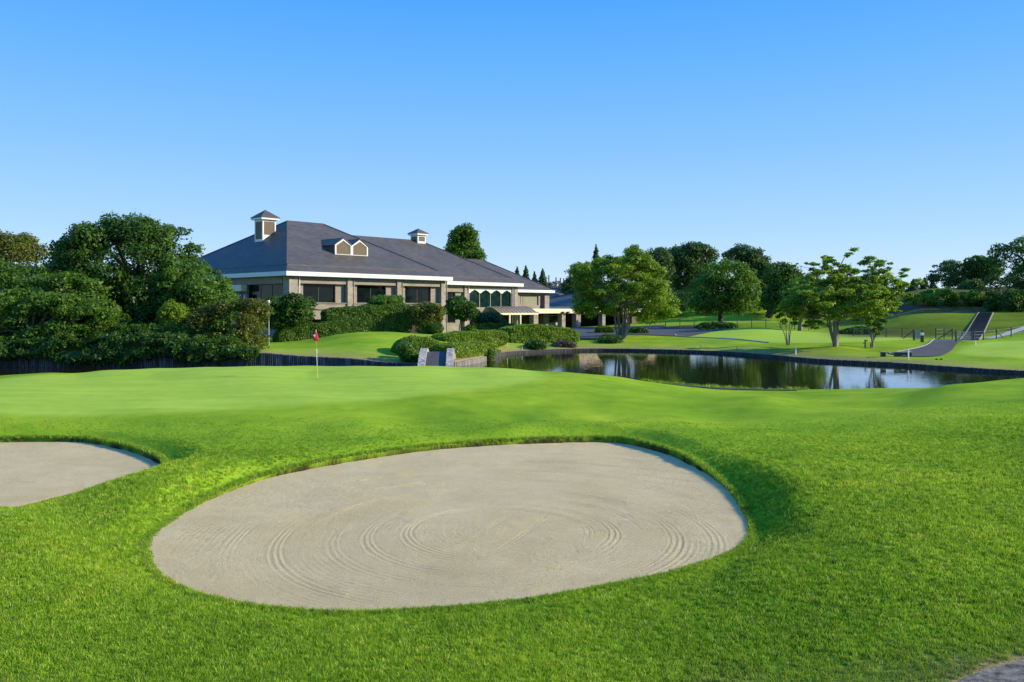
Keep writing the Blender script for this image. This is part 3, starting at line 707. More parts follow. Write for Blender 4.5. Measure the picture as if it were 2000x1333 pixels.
# ------------------------------------------------------------------ clubhouse (local x along the right-hand facade, y away from it)
UX, UY = .678, .735
BC = (-22.0, 84.6); BANG = math.atan2(UY, UX)
def u_at(px, v):
    r = (px-1000)/F; return (r*(BC[1]+v*UX)-BC[0]+v*UY)/(UX-r*UY)
def z_at(px, py, v): 
    u = u_at(px, v); return CAM_Z-(py-HZ)/F*(BC[1]+u*UY+v*UX)
def v_atA(px, u):    # on the left facade, constant u
    r = (px-1000)/F; return (BC[0]+u*UX-r*(BC[1]+u*UY))/(UY+r*UX)
club = empty('clubhouse', (BC[0], BC[1], 0), BANG, 'wide low golf clubhouse of pale concrete under long grey shingled hip roofs', 'clubhouse')
def hip(parent, u0, u1, v0, v1, ze, ru0, ru1, rv, zr, fascia=.42, name='roof', step=.9):
    """hip roof: eave rectangle, ridge from (ru0,rv) to (ru1,rv)"""
    m = MB(); t = .10
    E = [(u0, v0, ze), (u1, v0, ze), (u1, v1, ze), (u0, v1, ze)]; a = (ru0, rv, zr); b = (ru1, rv, zr)
    m.add(E+[a, b], [(0, 1, 5, 4), (1, 2, 5), (2, 3, 4, 5), (3, 0, 4)])
    # raised upper layer starting a little above the eave
    def lerp(p, q, k): return tuple(p[i]+(q[i]-p[i])*k for i in range(3))
    k = .11; up = .07
    I = [lerp(E[0], a, k), lerp(E[1], b, k), lerp(E[2], b, k), lerp(E[3], a, k)]
    J = [(p[0], p[1], p[2]+up) for p in I]; a2 = (a[0], a[1], a[2]+up); b2 = (b[0], b[1], b[2]+up)
    m.add(J+[a2, b2]+I, [(0, 1, 5, 4), (1, 2, 5), (2, 3, 4, 5), (3, 0, 4), (0, 6, 7, 1), (1, 7, 8, 2), (2, 8, 9, 3), (3, 9, 6, 0)])
    # soffit
    m.add([(p[0], p[1], ze-fascia+.02) for p in E], [(0, 1, 2, 3)])
    r = m.build(name, M['shingle'], parent)
    f = MB(); w_ = .10
    f.box(u0-w_, u1+w_, v0-w_, v0, ze-fascia, ze+.02); f.box(u0-w_, u1+w_, v1, v1+w_, ze-fascia, ze+.02)
    f.box(u0-w_, u0, v0+.001, v1-.001, ze-fascia, ze+.018); f.box(u1, u1+w_, v0+.001, v1-.001, ze-fascia, ze+.018)
    f.build('fascia', M['white_paint'], r)
    g = MB()
    for p in (J[0], J[3]): g.tube([p, a2], .10, 6)
    for p in (J[1], J[2]): g.tube([p, b2], .10, 6)
    g.tube([a2, b2], .12, 6)
    g.build('ridge_cap', M['shingle_dark'], r)
    return r
M['shingle_dark'] = simple('ridge_tile', (.055,.055,.068), .7, .15, 2)
roof1 = hip(club, 0, 22.1, 0, 28.8, 6.6, 9.3, 14.4, 14.4, 13.07)
roof2 = hip(club, 14.0, 40.0, 5.0, 29, 6.34, 20.0, 32.3, 17, 12.2)
roof3 = hip(club, 32.0, 51.4, 9.0, 29, 5.65, 36, 46.6, 19, 10.2, .38)

def cupola(parent, u0, u1, v0, v1, zb, zt, za, ov=.36):
    c = MB(); t = .16; z0 = zb
    # frame posts and rails of a hollow box
    for (x0, x1) in ((u0, u0+t), (u1-t, u1)):
        for (y0, y1) in ((v0, v0+t), (v1-t, v1)): c.box(x0, x1, y0, y1, z0, zt)
    lo = z0+(.55*(zt-zb)); lo2 = zb+.2*(zt-zb)
    body = MB(); body.box(u0+.06, u1-.06, v0+.06, v1-.06, z0-.6, zt-.05)
    hw = (zt-zb)
    c.box(u0+t+.002, u1-t-.002, v0+.01, v0+t, zt-.22, zt-.003); c.box(u0+t+.002, u1-t-.002, v1-t, v1-.01, zt-.22, zt-.003)
    c.box(u0+.01, u0+t, v0+t+.002, v1-t-.002, zt-.22, zt-.003); c.box(u1-t, u1-.01, v0+t+.002, v1-t-.002, zt-.22, zt-.003)
    root = c.build('cupola', M['white_paint'], parent)
    body.build('louvre_panel', M['louver'], root)
    base = MB(); lowz = zb+.36*hw
    base.box(u0+.02, u1-.02, v0+.02, v0+.05, z0, lowz); base.box(u0+.02, u1-.02, v1-.05, v1-.02, z0, lowz)
    base.box(u0+.02, u0+.05, v0+.05, v1-.05, z0, lowz-.18*hw); base.box(u1-.05, u1-.02, v0+.05, v1-.05, z0, lowz)
    base.build('base_panel', M['white_paint'], root)
    k = MB(); k.box(u0-ov+.06, u1+ov-.06, v0-ov+.06, v1+ov-.06, zt, zt+.20); k.build('cornice', M['white_paint'], root)
    q = MB(); uc, vc = (u0+u1)/2, (v0+v1)/2; z1 = zt+.203
    q.add([(u0-ov, v0-ov, z1), (u1+ov, v0-ov, z1), (u1+ov, v1+ov, z1), (u0-ov, v1+ov, z1), (uc, vc, za),
           (u0-ov, v0-ov, z1+.07), (u1+ov, v0-ov, z1+.07), (u1+ov, v1+ov, z1+.07), (u0-ov, v1+ov, z1+.07)],
          [(3, 2, 1, 0), (5, 6, 4), (6, 7, 4), (7, 8, 4), (8, 5, 4), (0, 1, 6, 5), (1, 2, 7, 6), (2, 3, 8, 7), (3, 0, 5, 8)])
    q.build('cap', M['shingle'], root)
    return root
cupola(club, 5.58, 7.28, 13.55, 15.25, 10.35, 13.05, 14.25)['label'] = 'larger louvred white cupola near the left end of the roofs'
cupola(club, 31.05, 32.5, 16.25, 17.75, 11.7, 13.05, 14.0, .32)['label'] = 'smaller louvred white cupola on the middle ridge'

# twin gabled dormer
def dormer(parent):
    v0 = 4.98; uL = u_at(654, v0); uR = u_at(718, v0); um = (uL+uR)/2; zb, ze, za = 8.80, 9.95, 10.68
    root = MB()
    for a, b in ((uL, um), (um, uR)):
        m = (a+b)/2; t = .17
        outer = [(a, zb), (b, zb), (b, ze), (m, za), (a, ze)]
        # white frame ring as quads between outer and inner pentagon
        ins = [(a+t, zb+t*.8), (b-t, zb+t*.8), (b-t, ze-.06), (m, za-.24), (a+t, ze-.06)]
        for y in (v0-.06,):
            vs = [(p[0], y, p[1]) for p in outer]+[(p[0], y, p[1]) for p in ins]+[(p[0], y+.16, p[1]) for p in outer]+[(p[0], y+.16, p[1]) for p in ins]
            fs = []
            for i in range(5):
                j = (i+1) % 5; fs += [(i, j, 5+j, 5+i), (10+i, 15+i, 15+j, 10+j), (i, 10+i, 10+j, j), (5+i, 5+j, 15+j, 15+i)]
            root.add(vs, fs)
    d = root.build('dormer', M['white_paint'], parent)
    for a, b in ((uL, um), (um, uR)):
        m = (a+b)/2; t = .15
        p = MB(); p.prism([(a+t, zb+.1), (b-t, zb+.1), (b-t, ze-.05), (m, za-.22), (a+t, ze-.05)], 'y', v0+.01, v0+.07)
        p.build('louvre_panel', M['louver'], d)
    s = MB(); vb_e = (ze-6.6)/.449+.3
    s.add([(uL+.02, v0+.1, zb), (uL+.02, v0+.1, ze-.02), (uL+.02, vb_e, ze-.02)], [(0, 1, 2)])
    s.add([(uR-.02, v0+.1, zb), (uR-.02, v0+.1, ze-.02), (uR-.02, vb_e, ze-.02)], [(0, 1, 2)])
    s.add([(uL+.02, v0+.1, zb+.02), (uR-.02, v0+.1, zb+.02), (uR-.02, v0+.9, zb+.3), (uL+.02, v0+.9, zb+.3)], [(0, 1, 2, 3)])
    s.build('side_wall', M['brown_board'], d)
    q = MB(); vb_a = (za-6.6)/.449+.6
    for a, b in ((uL, um), (um, uR)):
        m = (a+b)/2; o = .16 if a == uL else 0; o2 = .16 if b == uR else 0; th = .07
        for (x0, z0, x1, z1, ob) in ((a-o, ze-o*.6+.02, m, za+.03, 0), (m, za+.03, b+o2, ze-o2*.6+.02, 0)):
            q.add([(x0, v0-.16, z0), (x1, v0-.16, z1), (x1, vb_a, z1), (x0, vb_a, z0), (x0, v0-.16, z0+th), (x1, v0-.16, z1+th), (x1, vb_a, z1+th), (x0, vb_a, z0+th)],
                  [(0, 3, 2, 1), (4, 5, 6, 7), (0, 1, 5, 4), (1, 2, 6, 5), (2, 3, 7, 6), (3, 0, 4, 7)])
    q.build('gable_roof', M['shingle'], d)
dormer(club)

# --- walls of the three wings
GB = -1.0   # below ground
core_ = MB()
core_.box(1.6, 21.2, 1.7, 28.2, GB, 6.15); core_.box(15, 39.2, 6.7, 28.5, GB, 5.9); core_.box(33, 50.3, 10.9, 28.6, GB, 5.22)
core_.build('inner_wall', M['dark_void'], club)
V1, V2, V3 = .6, 5.6, 9.6
# wing 1, right-hand facade
wall = MB(); beam_lo, beam_hi = 5.47, 6.19
cols = [u_at(549+11, V1)+.0, u_at(683, V1), u_at(779, V1), u_at(865, V1)]
colpx = [(561, 566.5), (678, 687.5), (775, 783), (861, 869.5)]
CU = [(u_at(a, V1), u_at(b, V1)) for a, b in colpx]
CU[0] = (.6, .6+1.0)
cm = []
for i, (a, b) in enumerate(CU):
    m = MB(); m.box(a, b, V1-.10, V1+(1.0 if i == 0 else .7), GB, 6.17); m.build('column', M['concrete2'], club, bevel=.02)
    p = MB(); p.tube([(b+.22, V1-.02, 0.0), (b+.22, V1-.02, 6.15)], .075, 8); p.build('downpipe', M['white_paint' if i == 0 else 'concrete2'], club)
for i in range(3):
    a, b = CU[i][1], CU[i+1][0]
    a += .002; b -= .002
    wall.box(a, b, V1+.05, V1+.4, beam_lo, beam_hi)             # lintel
    wall.box(a, b, V1+.10, V1+.9, 2.86, 3.46)                    # sill band
    wall.box(a, b, V1-.02, V1+.14, 3.461, 3.54)                  # sill lip
    wall.box(a, b, V1+.28, V1+.9, 1.85, 2.858)                   # lower band
    wall.box(a+.12+.25, a+.95, V1+.42, V1+.9, 3.54, beam_lo)     # left pier
    wall.box(b-1.15, b-.03, V1+.46, V1+.9, 3.54, beam_lo)        # right pier
wall.build('wall', M['concrete'], club)
for i in range(3):
    a, b = CU[i][1]+.97, CU[i+1][0]-1.17
    f = MB(); y = V1+.62
    f.box(a, b, y, y+.08, 5.38, 5.46); f.box(a, b, y, y+.08, 3.545, 3.61); f.box(a, a+.07, y, y+.08, 3.61, 5.38); f.box(b-.07, b, y, y+.08, 3.61, 5.38)
    mcx = (a+b)/2; f.box(mcx-.03, mcx+.03, y+.005, y+.075, 3.612, 5.378)
    w_ = f.build('window', M['dark_metal'], club)
    g = MB(); g.box(a+.071, b-.071, y+.03, y+.05, 3.611, 5.379); g.build('pane', M['glass'], w_)
bw = MB(); bw.box(1.7, 21.1, V1+1.3, V1+1.6, GB, 1.85); bw.build('base_wall', M['brown_board'], club)
# wing 1, left facade (constant u = .6)
UA = .6
vw0, vw1 = v_atA(550, UA), v_atA(481.5, UA)
la = MB()
la.box(UA-.02, UA+.5, 1.702, 28, 5.45, 6.18); la.box(UA, UA+.6, vw1+.02, 28, 1.0, 5.448); la.box(UA+.1, UA+.6, 1.702, vw1, 1.9, 3.45)
la.box(UA+.15, UA+.6, 1.702, 28, GB, .998+.0)
la.build('wall', M['concrete'], club)
f = MB(); f.box(UA+.3, UA+.38, vw0, vw1, 5.36, 5.447); f.box(UA+.3, UA+.38, vw0, vw1, 3.452, 3.53)
for q in (0, .33, .66, 1.0):
    vv = vw0+(vw1-vw0)*q; f.box(UA+.3, UA+.38, vv-.04, vv+.04, 3.532, 5.358)
wA = f.build('window', M['dark_metal'], club); g = MB(); g.box(UA+.33, UA+.35, vw0+.05, vw1-.05, 3.532, 5.358); g.build('pane', M['glass'], wA)
va, vb = v_atA(476.5, UA-.4), v_atA(452, UA-.4)
hb = MB(); hb.box(UA-.75, UA-.03, va, va+(vb-va)*.49, 4.75, 5.42); hb.box(UA-.75, UA-.03, va+(vb-va)*.51, vb, 4.75, 5.42)
hb.build('duct_box', M['cream_paint'], club, bevel=.03)
hp = MB(); hp.box(UA-.35, UA-.03, va-.2, vb, 2.2, 4.4); hp.build('service_panel', M['grey_metal'], club, bevel=.02)
pp = MB()
for q in (.15, .3, .85, .95, 1.1): pp.tube([(UA-.4, va+(vb-va)*q, 2.2), (UA-.4, va+(vb-va)*q, 4.9)], .045, 6)
pp.build('pipe', M['dark_metal'], club)
# wing 2
w2 = MB(); z2t = 5.93
def U2(px): return u_at(px, V2)
a0 = 21.6
w2.box(a0, U2(905), V2+.05, V2+.4, 5.05, z2t)
w2.box(a0, U2(906)-.3, V2+.3, V2+.6, GB, 1.15)
w2.box(U2(893), U2(906), V2+.35, V2+.7, 1.15, 5.05)
w2.box(U2(912.5), U2(917.5), V2+.3, V2+.6, GB, 5.6); w2.box(U2(1002), U2(1004), V2+.3, V2+.6, GB, 5.6)
w2.box(U2(914), U2(1004), V2+.18, V2+.5, 2.45, 3.05); w2.box(U2(914), U2(1004), V2+.18, V2+.5, 5.62, z2t)
w2.build('wall', M['concrete'], club)
for a, b in ((907, 912), (1004.3, 1011)):
    m = MB(); m.box(U2(a), U2(b), V2-.05, V2+.8, GB, z2t); m.build('column', M['concrete2'], club, bevel=.02)
for q in (915.3, 1001.5):
    p = MB(); p.tube([(U2(q), V2-.0, 0.0), (U2(q), V2-.0, z2t-.02)], .075, 8); p.build('downpipe', M['white_paint'], club)
f = MB(); f.box(a0, U2(893)-.01, V2+.5, V2+.58, 4.97, 5.05); f.box(a0, U2(893)-.01, V2+.5, V2+.58, 1.16, 1.24); f.box(a0, U2(893)-.01, V2+.5, V2+.58, 3.0, 3.1); wq = f.build('window', M['dark_metal'], club)
g = MB(); g.box(a0, U2(893)-.01, V2+.53, V2+.55, 1.241, 4.968); g.build('pane', M['glass'], wq)
# tall four-light window with scalloped white head
e0, e1 = U2(918), U2(1001.5); ww = (e1-e0)/4
f = MB()
for i in range(5): f.box(e0+i*ww-.05, e0+i*ww+.05, V2+.28, V2+.40, 3.06, 5.3)
f.box(e0, e1, V2+.285, V2+.395, 3.052, 3.12)
wq = f.build('window', M['concrete2'], club)
for i in range(4):
    g = MB(); g.box(e0+i*ww+.05, e0+(i+1)*ww-.05, V2+.33, V2+.35, 3.12, 5.6); g.build('pane', M['green_glass'], wq)
sc_ = MB()
for i in range(4):
    a, b = e0+i*ww, e0+(i+1)*ww; m_ = (a+b)/2
    sc_.prism([(a, 4.98), (a+.12, 4.93), (a+ww*.22, 5.18), (m_-ww*.12, 5.30), (m_, 5.40), (m_+ww*.12, 5.30), (b-ww*.22, 5.18), (b-.12, 4.93), (b, 4.98), (b, 5.615), (a, 5.615)], 'y', V2+.14, V2+.27)
sc_.build('scalloped_header', M['white_paint'], club)
# glazed barrel awning over the terrace door
c0, c1u = u_at(966, V2-1.2), u_at(1038, V2-1.2)
aw = MB(); n = 8
prof = [(V2-2.2+2.3*(i/n), 2.36+.85*math.sin(PI*.5*(i/n))) for i in range(n+1)]
for i in range(n):
    (y0, z0), (y1, z1) = prof[i], prof[i+1]
    aw.add([(c0, y0, z0), (c1u, y0, z0), (c1u, y1, z1), (c0, y1, z1), (c0, y0, z0-.03), (c1u, y0, z0-.03), (c1u, y1, z1-.03), (c0, y1, z1-.03)], [(0, 1, 2, 3), (7, 6, 5, 4), (0, 4, 5, 1), (2, 6, 7, 3), (1, 5, 6, 2), (3, 7, 4, 0)])
awn = aw.build('awning', simple('bronze_glazing', (.16,.12,.09), .35, .2, 3), club)
rb = MB(); nr_ = 11
for k in range(nr_):
    uu = c0+(c1u-c0)*k/(nr_-1); rb.tube([(uu, y, z+.04) for y, z in prof], .045, 5)
rb.build('rib', M['cream_paint'], awn)
gt = MB(); gt.box(c0-.1, c1u+.1, V2-2.36, V2-2.2, 2.14, 2.38); gt.build('gutter', M['cream_paint'], awn)
for q in (994.5, 1015.7):
    uu = u_at(q, V2-2.2); p = MB(); p.box(uu-.09, uu+.09, V2-2.34, V2-2.18, -.3, 2.139); p.build('post', M['cream_paint'], awn)
# wing 3
def U3(px): return u_at(px, V3)
w3 = MB(); z3t = 5.25
q0, q1, q2, q3 = U3(1012), U3(1016), U3(1053), U3(1064)
w3.box(q0, q3, V3+.1, V3+.5, 4.85, z3t); w3.box(q0, q1, V3+.1, V3+.6, GB, 4.85); w3.box(q1, q2+.3, V3+.12, V3+.6, 2.7, 3.45); w3.box(q2, q2+.35, V3+.11, V3+.6, 3.452, 4.848)
w3.box(q2+.35, q3, V3+.5, V3+.9, 4.4, 4.85)
w3.build('wall', M['concrete'], club)
m = MB(); m.box(q3, U3(1073), V3, V3+1.0, GB, z3t); m.build('column', M['concrete2'], club, bevel=.02)
f = MB(); f.box(q1, q2, V3+.25, V3+.33, 4.77, 4.848); f.box(q1, q2, V3+.25, V3+.33, 3.452, 3.52)
for t_ in (0, .1, .22, 1): f.box(q1+(q2-q1)*t_-.04+(.04 if t_ == 0 else 0)-(.04 if t_ == 1 else 0), q1+(q2-q1)*t_+.04+(.04 if t_ == 0 else 0)-(.04 if t_ == 1 else 0), V3+.25, V3+.33, 3.522, 4.768)
wq = f.build('window', M['concrete2'], club); g = MB(); g.box(q1+.09, q2-.09, V3+.3, V3+.32, 3.522, 4.768); g.build('pane', M['curtain'], wq)

# --- flat-roofed covered walk and cart shed running off to the right
VK = 7.0
arc = empty('cart_shed', (BC[0], BC[1], 0), BANG, 'long flat roofed covered walk with cream fascia and dark open bays, right of the clubhouse', 'cart shed')
k0, k1 = u_at(1040, VK), u_at(1306, VK)
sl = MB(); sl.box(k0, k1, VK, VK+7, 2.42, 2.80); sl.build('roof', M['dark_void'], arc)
fs_ = MB(); fs_.box(k0-.05, k1+.05, VK-.12, VK-.002, 2.28, 2.95); fs_.box(k0-.05, k1+.05, VK-.2, VK-.122, 2.28, 2.42); fs_.build('fascia', M['cream_paint'], arc)
for a, b in ((1043, 1052), (1098, 1105), (1126, 1135), (1177, 1183), (1224, 1229), (1265, 1271), (1291, 1297)):
    m = MB(); m.box(u_at(a, VK), u_at(b, VK), VK+.05, VK+.9, -1, 2.418); m.build('column', M['concrete'], arc, bevel=.03)
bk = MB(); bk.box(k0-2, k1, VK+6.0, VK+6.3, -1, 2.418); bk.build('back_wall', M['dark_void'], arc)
bb = MB()
uu = u_at(1238, VK+.5)
while uu < u_at(1297, VK+.5): bb.box(uu, uu+.42, VK+.9, VK+.95, -.6, 1.9); uu += .46
bb.build('slat_screen', M['brown_board'], arc)
mm = MB()
for a, b in ((1054, 1062), (1066, 1072), (1074, 1079)): mm.box(u_at(a, VK+3), u_at(b, VK+3), VK+3, VK+3.1, -.5, 2.3)
mm.build('partition', M['brown_board'], arc)
lampk = []
for i, q in enumerate((1048, 1099, 1109)):
    uu = u_at(q, VK-.3); L_ = MB()
    L_.prism([(uu-.22, 2.52), (uu+.22, 2.52), (uu+.12, 2.30), (uu-.12, 2.30)], 'y', VK-.55, VK-.22); L_.tube([(uu, VK-.38, 2.36), (uu, VK-.02+-.19, 2.2)], .05, 6); L_.build('floodlight', M['dark_metal'], arc)

# low hipped roofs behind the walk
def pavilion(px, v, hw, hd, ze, zr, label):
    uc = u_at(px, v); x = BC[0]+uc*UX-v*UY; y = BC[1]+uc*UY+v*UX
    e_ = empty('pavilion', (x, y, 0), BANG, label, 'building')
    hip(e_, -hw, hw, -hd, hd, ze, -hw*.25, hw*.25, 0, zr, .3)
    b_ = MB(); b_.box(-hw+.5, hw-.5, -hd+.5, hd-.5, -1, ze-.29); b_.build('wall', M['concrete'], e_)
pavilion(1135, 24, 10, 9, 3.3, 5.6, 'low grey hipped roof rising just above the covered walk, partly behind the tree')
pavilion(1070, 38, 9, 9, 3.9, 7.0, 'farther grey hipped roof peeping past the right end of the clubhouse')
pavilion(1205, 26, 12, 9, 3.3, 5.7, 'grey hipped roof glimpsed through the leaves of the multi stemmed tree')

# --- golf cart parked in the shed
def golf_cart(px, v):
    uc = u_at(px, v); x = BC[0]+uc*UX-v*UY; y = BC[1]+uc*UY+v*UX; g0 = gz(x, y)+.03
    e_ = empty('golf_cart', (x, y, g0), BANG+.4, 'golf cart with a pale canopy parked in the dark bay of the covered walk', 'golf cart')
    b_ = MB(); b_.prism([(-1.15, .3), (1.15, .3), (1.2, .62), (.75, .85), (.45, .5), (-.1, .5), (-.15, .8), (-1.1, .8)], 'y', -.55, .55); b_.build('body', M['grey_metal'], e_, bevel=.03)
    s_ = MB(); s_.box(-.75, -.2, -.5, .5, .81, .92); s_.box(-.8, -.68, -.5, .5, .921, 1.3); s_.build('seat', M['dark_metal'], e_)
    r_ = MB(); r_.box(-1.0, .8, -.58, .58, 1.82, 1.88); r_.build('canopy', M['white_paint'], e_, bevel=.03)
    for sx_ in (-.95, .72):
        for sy_ in (-.52, .52):
            p_ = MB(); p_.tube([(sx_*1.05, sy_, .78), (sx_, sy_, 1.82)], .02, 5); p_.build('strut', M['grey_metal'], e_)
    for sx_ in (-.8, .8):
        for sy_ in (-.55, .55):
            w_ = MB(); w_.tube([(sx_, sy_-.08, .22), (sx_, sy_+.08, .22)], .22, 14); w_.build('wheel', M['dark_metal'], e_)
golf_cart(1083, VK+2.6)

# ------------------------------------------------------------------ small things
# flagstick on the green
fx, fy = W(620, 35.6); fz = gz(fx, fy)
fl = empty('flagstick', (fx, fy, fz), 0, 'golf flagstick with a limp crimson flag standing in the near putting green', 'flagstick')
for (a, b, mt) in ((0, .60, 'yellow_paint'), (.60, 1.10, 'white_plastic'), (1.10, 1.60, 'orange_paint'), (1.60, 2.04, 'white_plastic')):
    q = MB(); q.tube([(-.06*a/2.1, 0, a+.0005), (-.06*b/2.1, 0, b-.0005)], .010, 8); q.build('pole_section', M[mt], fl)
cl = MB(); zs = np.linspace(0, 1, 9)
NP = 12; ring = []
for i, t_ in enumerate(zs):
    wd = .012+.145*t_**.8 if t_ < .86 else .137*(1-(t_-.86)*2.2); z_ = 2.02-.42*t_
    for k in range(NP):
        a = 2*PI*k/NP; rr = wd*(1+.35*math.sin(3*a+t_*2)); ring.append((-.07+rr*math.cos(a)*.75+(-.02*t_), rr*math.sin(a)*.45, z_+.02*math.sin(2*a)*t_))
fcs = [(i*NP+k, i*NP+(k+1) % NP, (i+1)*NP+(k+1) % NP, (i+1)*NP+k) for i in range(8) for k in range(NP)]
fcs += [tuple(range(NP)), tuple(8*NP+k for k in range(NP))]
cl.add(ring, fcs); flag = cl.build('flag', M['red_cloth'], fl, smooth=True)
em = MB(); em.tube([(-.112, -.072, 1.80), (-.112, -.084, 1.80)], .042, 10); em.add([(-.15, -.075, 1.79), (-.09, -.08, 1.72), (-.08, -.08, 1.75), (-.13, -.078, 1.82)], [(0, 1, 2, 3)])
em.build('emblem', M['white_plastic'], flag)
rbn = MB(); rbn.prism([(-.065, 1.22), (-.025, 1.24), (.0, 1.08), (-.035, 1.06)], 'y', -.02, .015); rbn.build('marker', M['white_plastic'], fl)
hc = MB(); hc.tube([(0, 0, .001), (0, 0, .006)], .054, 16); hc.build('cup', M['dark_metal'], fl)

# lamp post beside the clubhouse corner
lx, ly = W(525, 72.5); lz = gz(lx, ly)
lp = empty('lamp_post', (lx, ly, lz), 0, 'slim grey lamp post with white head beside the clipped bush', 'lamp post')
q = MB(); q.tube([(0, 0, -.1), (0, 0, 3.45)], [.055, .04], 8); q.tube([(0, 0, 3.4), (-.05, -.02, 3.55)], .05, 6); q.build('pole', M['grey_metal'], lp)
q = MB(); q.box(-.32, .06, -.14, .14, 3.5, 3.72); hd_ = q.build('lamp_head', M['white_plastic'], lp, bevel=.04)

# stone footbridge from the green to the far bank
bx, by = W(854, 55.2)
br = empty('footbridge', (bx, by, -1), math.radians(3), 'small humped stone footbridge with a dark deck from the green towards the clubhouse', 'footbridge')
def hump(t): return .55+.62*math.sin(PI*min(1, max(0, t)))**.8-.35*(t < .5)*(.5-t)*2
T = np.linspace(0, 1, 13); Yb = -3.6+T*7.2
dk = MB(); hwid = .62
prof = [(y, hump(t)) for y, t in zip(Yb, T)]
for i in range(12):
    (y0, z0), (y1, z1) = prof[i], prof[i+1]
    dk.add([(-hwid, y0, z0), (hwid, y0, z0), (hwid, y1, z1), (-hwid, y1, z1), (-hwid, y0, z0-.3), (hwid, y0, z0-.3), (hwid, y1, z1-.3), (-hwid, y1, z1-.3)], [(0, 1, 2, 3), (7, 6, 5, 4), (0, 4, 5, 1), (1, 5, 6, 2), (2, 6, 7, 3), (3, 7, 4, 0)])
dk.build('deck', M['asphalt'], br)
for sx_ in (-1, 1):
    pr = MB()
    for i in range(12):
        (y0, z0), (y1, z1) = prof[i], prof[i+1]; a, b = (hwid+.002, hwid+.44) if sx_ > 0 else (-hwid-.44, -hwid-.002)
        pr.add([(a, y0, z0-.45), (b, y0, z0-.45), (b, y1, z1-.45), (a, y1, z1-.45), (a, y0, z0+.22), (b, y0, z0+.22), (b, y1, z1+.22), (a, y1, z1+.22)], [(0, 3, 2, 1), (4, 5, 6, 7), (0, 1, 5, 4), (1, 2, 6, 5), (2, 3, 7, 6), (3, 0, 4, 7)])
    pr.build('parapet', M['pale_stone'], br)

# water-hazard stakes on the banks
def stake(px, Y, h, label, mt='white_plastic', r=.035, name='marker_stake', cat='stake', grp='short marker stakes on the pond banks'):
    x, y = W(px, Y); z = gz(x, y); m = MB(); m.tube([(0, 0, -.1), (0, 0, h)], r, 8); m.tube([(0, 0, h-.001), (0, 0, h+.03)], [r, r*.4], 8)
    o = m.build(name, M[mt], None); o.location = (x, y, z); return tag(o, label, cat, grp)
stake(889, 60.2, .34, 'pale stake on the low bank just right of the footbridge', 'cream_paint')
stake(991, 77.0, .5, 'pale stake at the left end of the far bank by the shrubs', 'cream_paint')
stake(1019, 77.2, .25, 'pale post rising from the edging right of the inlet hedge', 'grey_metal', .07)
stake(1369, 78.9, .45, 'thin brown stake on the bare bank below the far putting green', 'kerb')
stake(1439, 75.0, .4, 'dark stake on the bank between the bare soil and the small tree', 'grey_metal', .03)
stake(1554, 68.6, .55, 'white stake on the bank below the small pale stemmed tree', 'white_plastic', .05)
stake(1774, 60.3, .75, 'tall white stake on the bank in front of the low bench', 'white_plastic', .05)
stake(1905, 71, .28, 'tiny white stake on the rightmost putting green below the steps', 'white_plastic', .05)

# direction post by the little tree
sx0, sy0 = W(1690, 72.5); sz0 = gz(sx0, sy0)
sp = empty('direction_post', (sx0, sy0, sz0), .2, 'dark wooden post with two arms pointing left and right beside the small tree', 'signpost')
q = MB(); q.box(-.045, .045, -.045, .045, -.1, .72); q.build('post', M['dark_metal'], sp)
q = MB(); q.prism([(-.23, .41), (-.05, .36), (-.05, .47), (-.21, .46)], 'y', -.05, .02); q.build('arm', M['dark_metal'], sp)
q = MB(); q.prism([(-.08, .60), (.17, .60), (.22, .65), (.17, .71), (-.08, .70)], 'y', -.055, .02); q.build('arm', M['dark_metal'], sp)
stake(1700.5, 72.6, .45, 'short dark peg between the two armed post and the small tree', 'dark_metal', .04, 'peg', 'peg', None)

# low bench by the path
x, y = W(1750, 62.6); z = gz(x, y)
bn = empty('bench', (x, y, z), -.10, 'low backless bench with a pale top on dark blocks beside the path', 'bench')
q = MB(); q.box(-1.1, 1.1, -.18, .18, .30, .37); q.build('seat', M['kerb'], bn, bevel=.01)
for a, b in ((-1.05, -.75), (-.1, .35), (.75, 1.05)):
    q = MB(); q.box(a, b, -.15, .15, -.08, .299); q.build('support', M['dark_metal'], bn)
q = MB(); q.box(.35, .75, -.12, .12, .12, .28); q.build('rail', M['dark_metal'], bn)

# tee-marker like stones on the right lawn
for i, (px_, lab) in enumerate(((1829.5, 'small dark knob lying on the right lawn, the left one of the pair'), (1838.5, 'small dark knob lying on the right lawn, the right one of the pair'))):
    x, y = W(px_, 60.0); m = MB(); m.tube([(0, 0, -.02), (0, 0, .05), (0, 0, .09), (0, 0, .10)], [.09, .10, .06, .01], 8); o = m.build('marker_block', M['dark_bark'], None); o.location = (x, y, gz(x, y)); tag(o, lab, 'marker', 'pair of dark knobs on the lawn')

# round convex mirror / lantern glimpsed in the left shrubs
x, y = W(208, 62.5); zc = PZ(641, 62.5)
mr = empty('round_sign', (x, y, gz(x, y)), 0, 'round dark rimmed disc with pale streaks half hidden under the left tree', 'sign')
h_ = zc-gz(x, y)
q = MB(); q.tube([(0, 0, -.1), (0, 0, h_)], .04, 6); q.build('post', M['grey_metal'], mr)
q = MB(); q.tube([(0, -.10, h_), (0, -.05, h_)], .42, 20); q.build('rim', M['dark_metal'], mr)
q = MB(); q.prism([(-.22, h_+.30), (.20, h_+.32), (.02, h_-.05)], 'y', -.13, -.102); q.prism([(-.25, h_-.16), (-.06, h_-.14), (.02, h_-.36)], 'y', -.13, -.102); q.prism([(.14, h_-.1), (.19, h_-.1), (.28, h_+.18), (.22, h_+.2)], 'y', -.13, -.102); q.build('face', M['grey_metal'], mr)

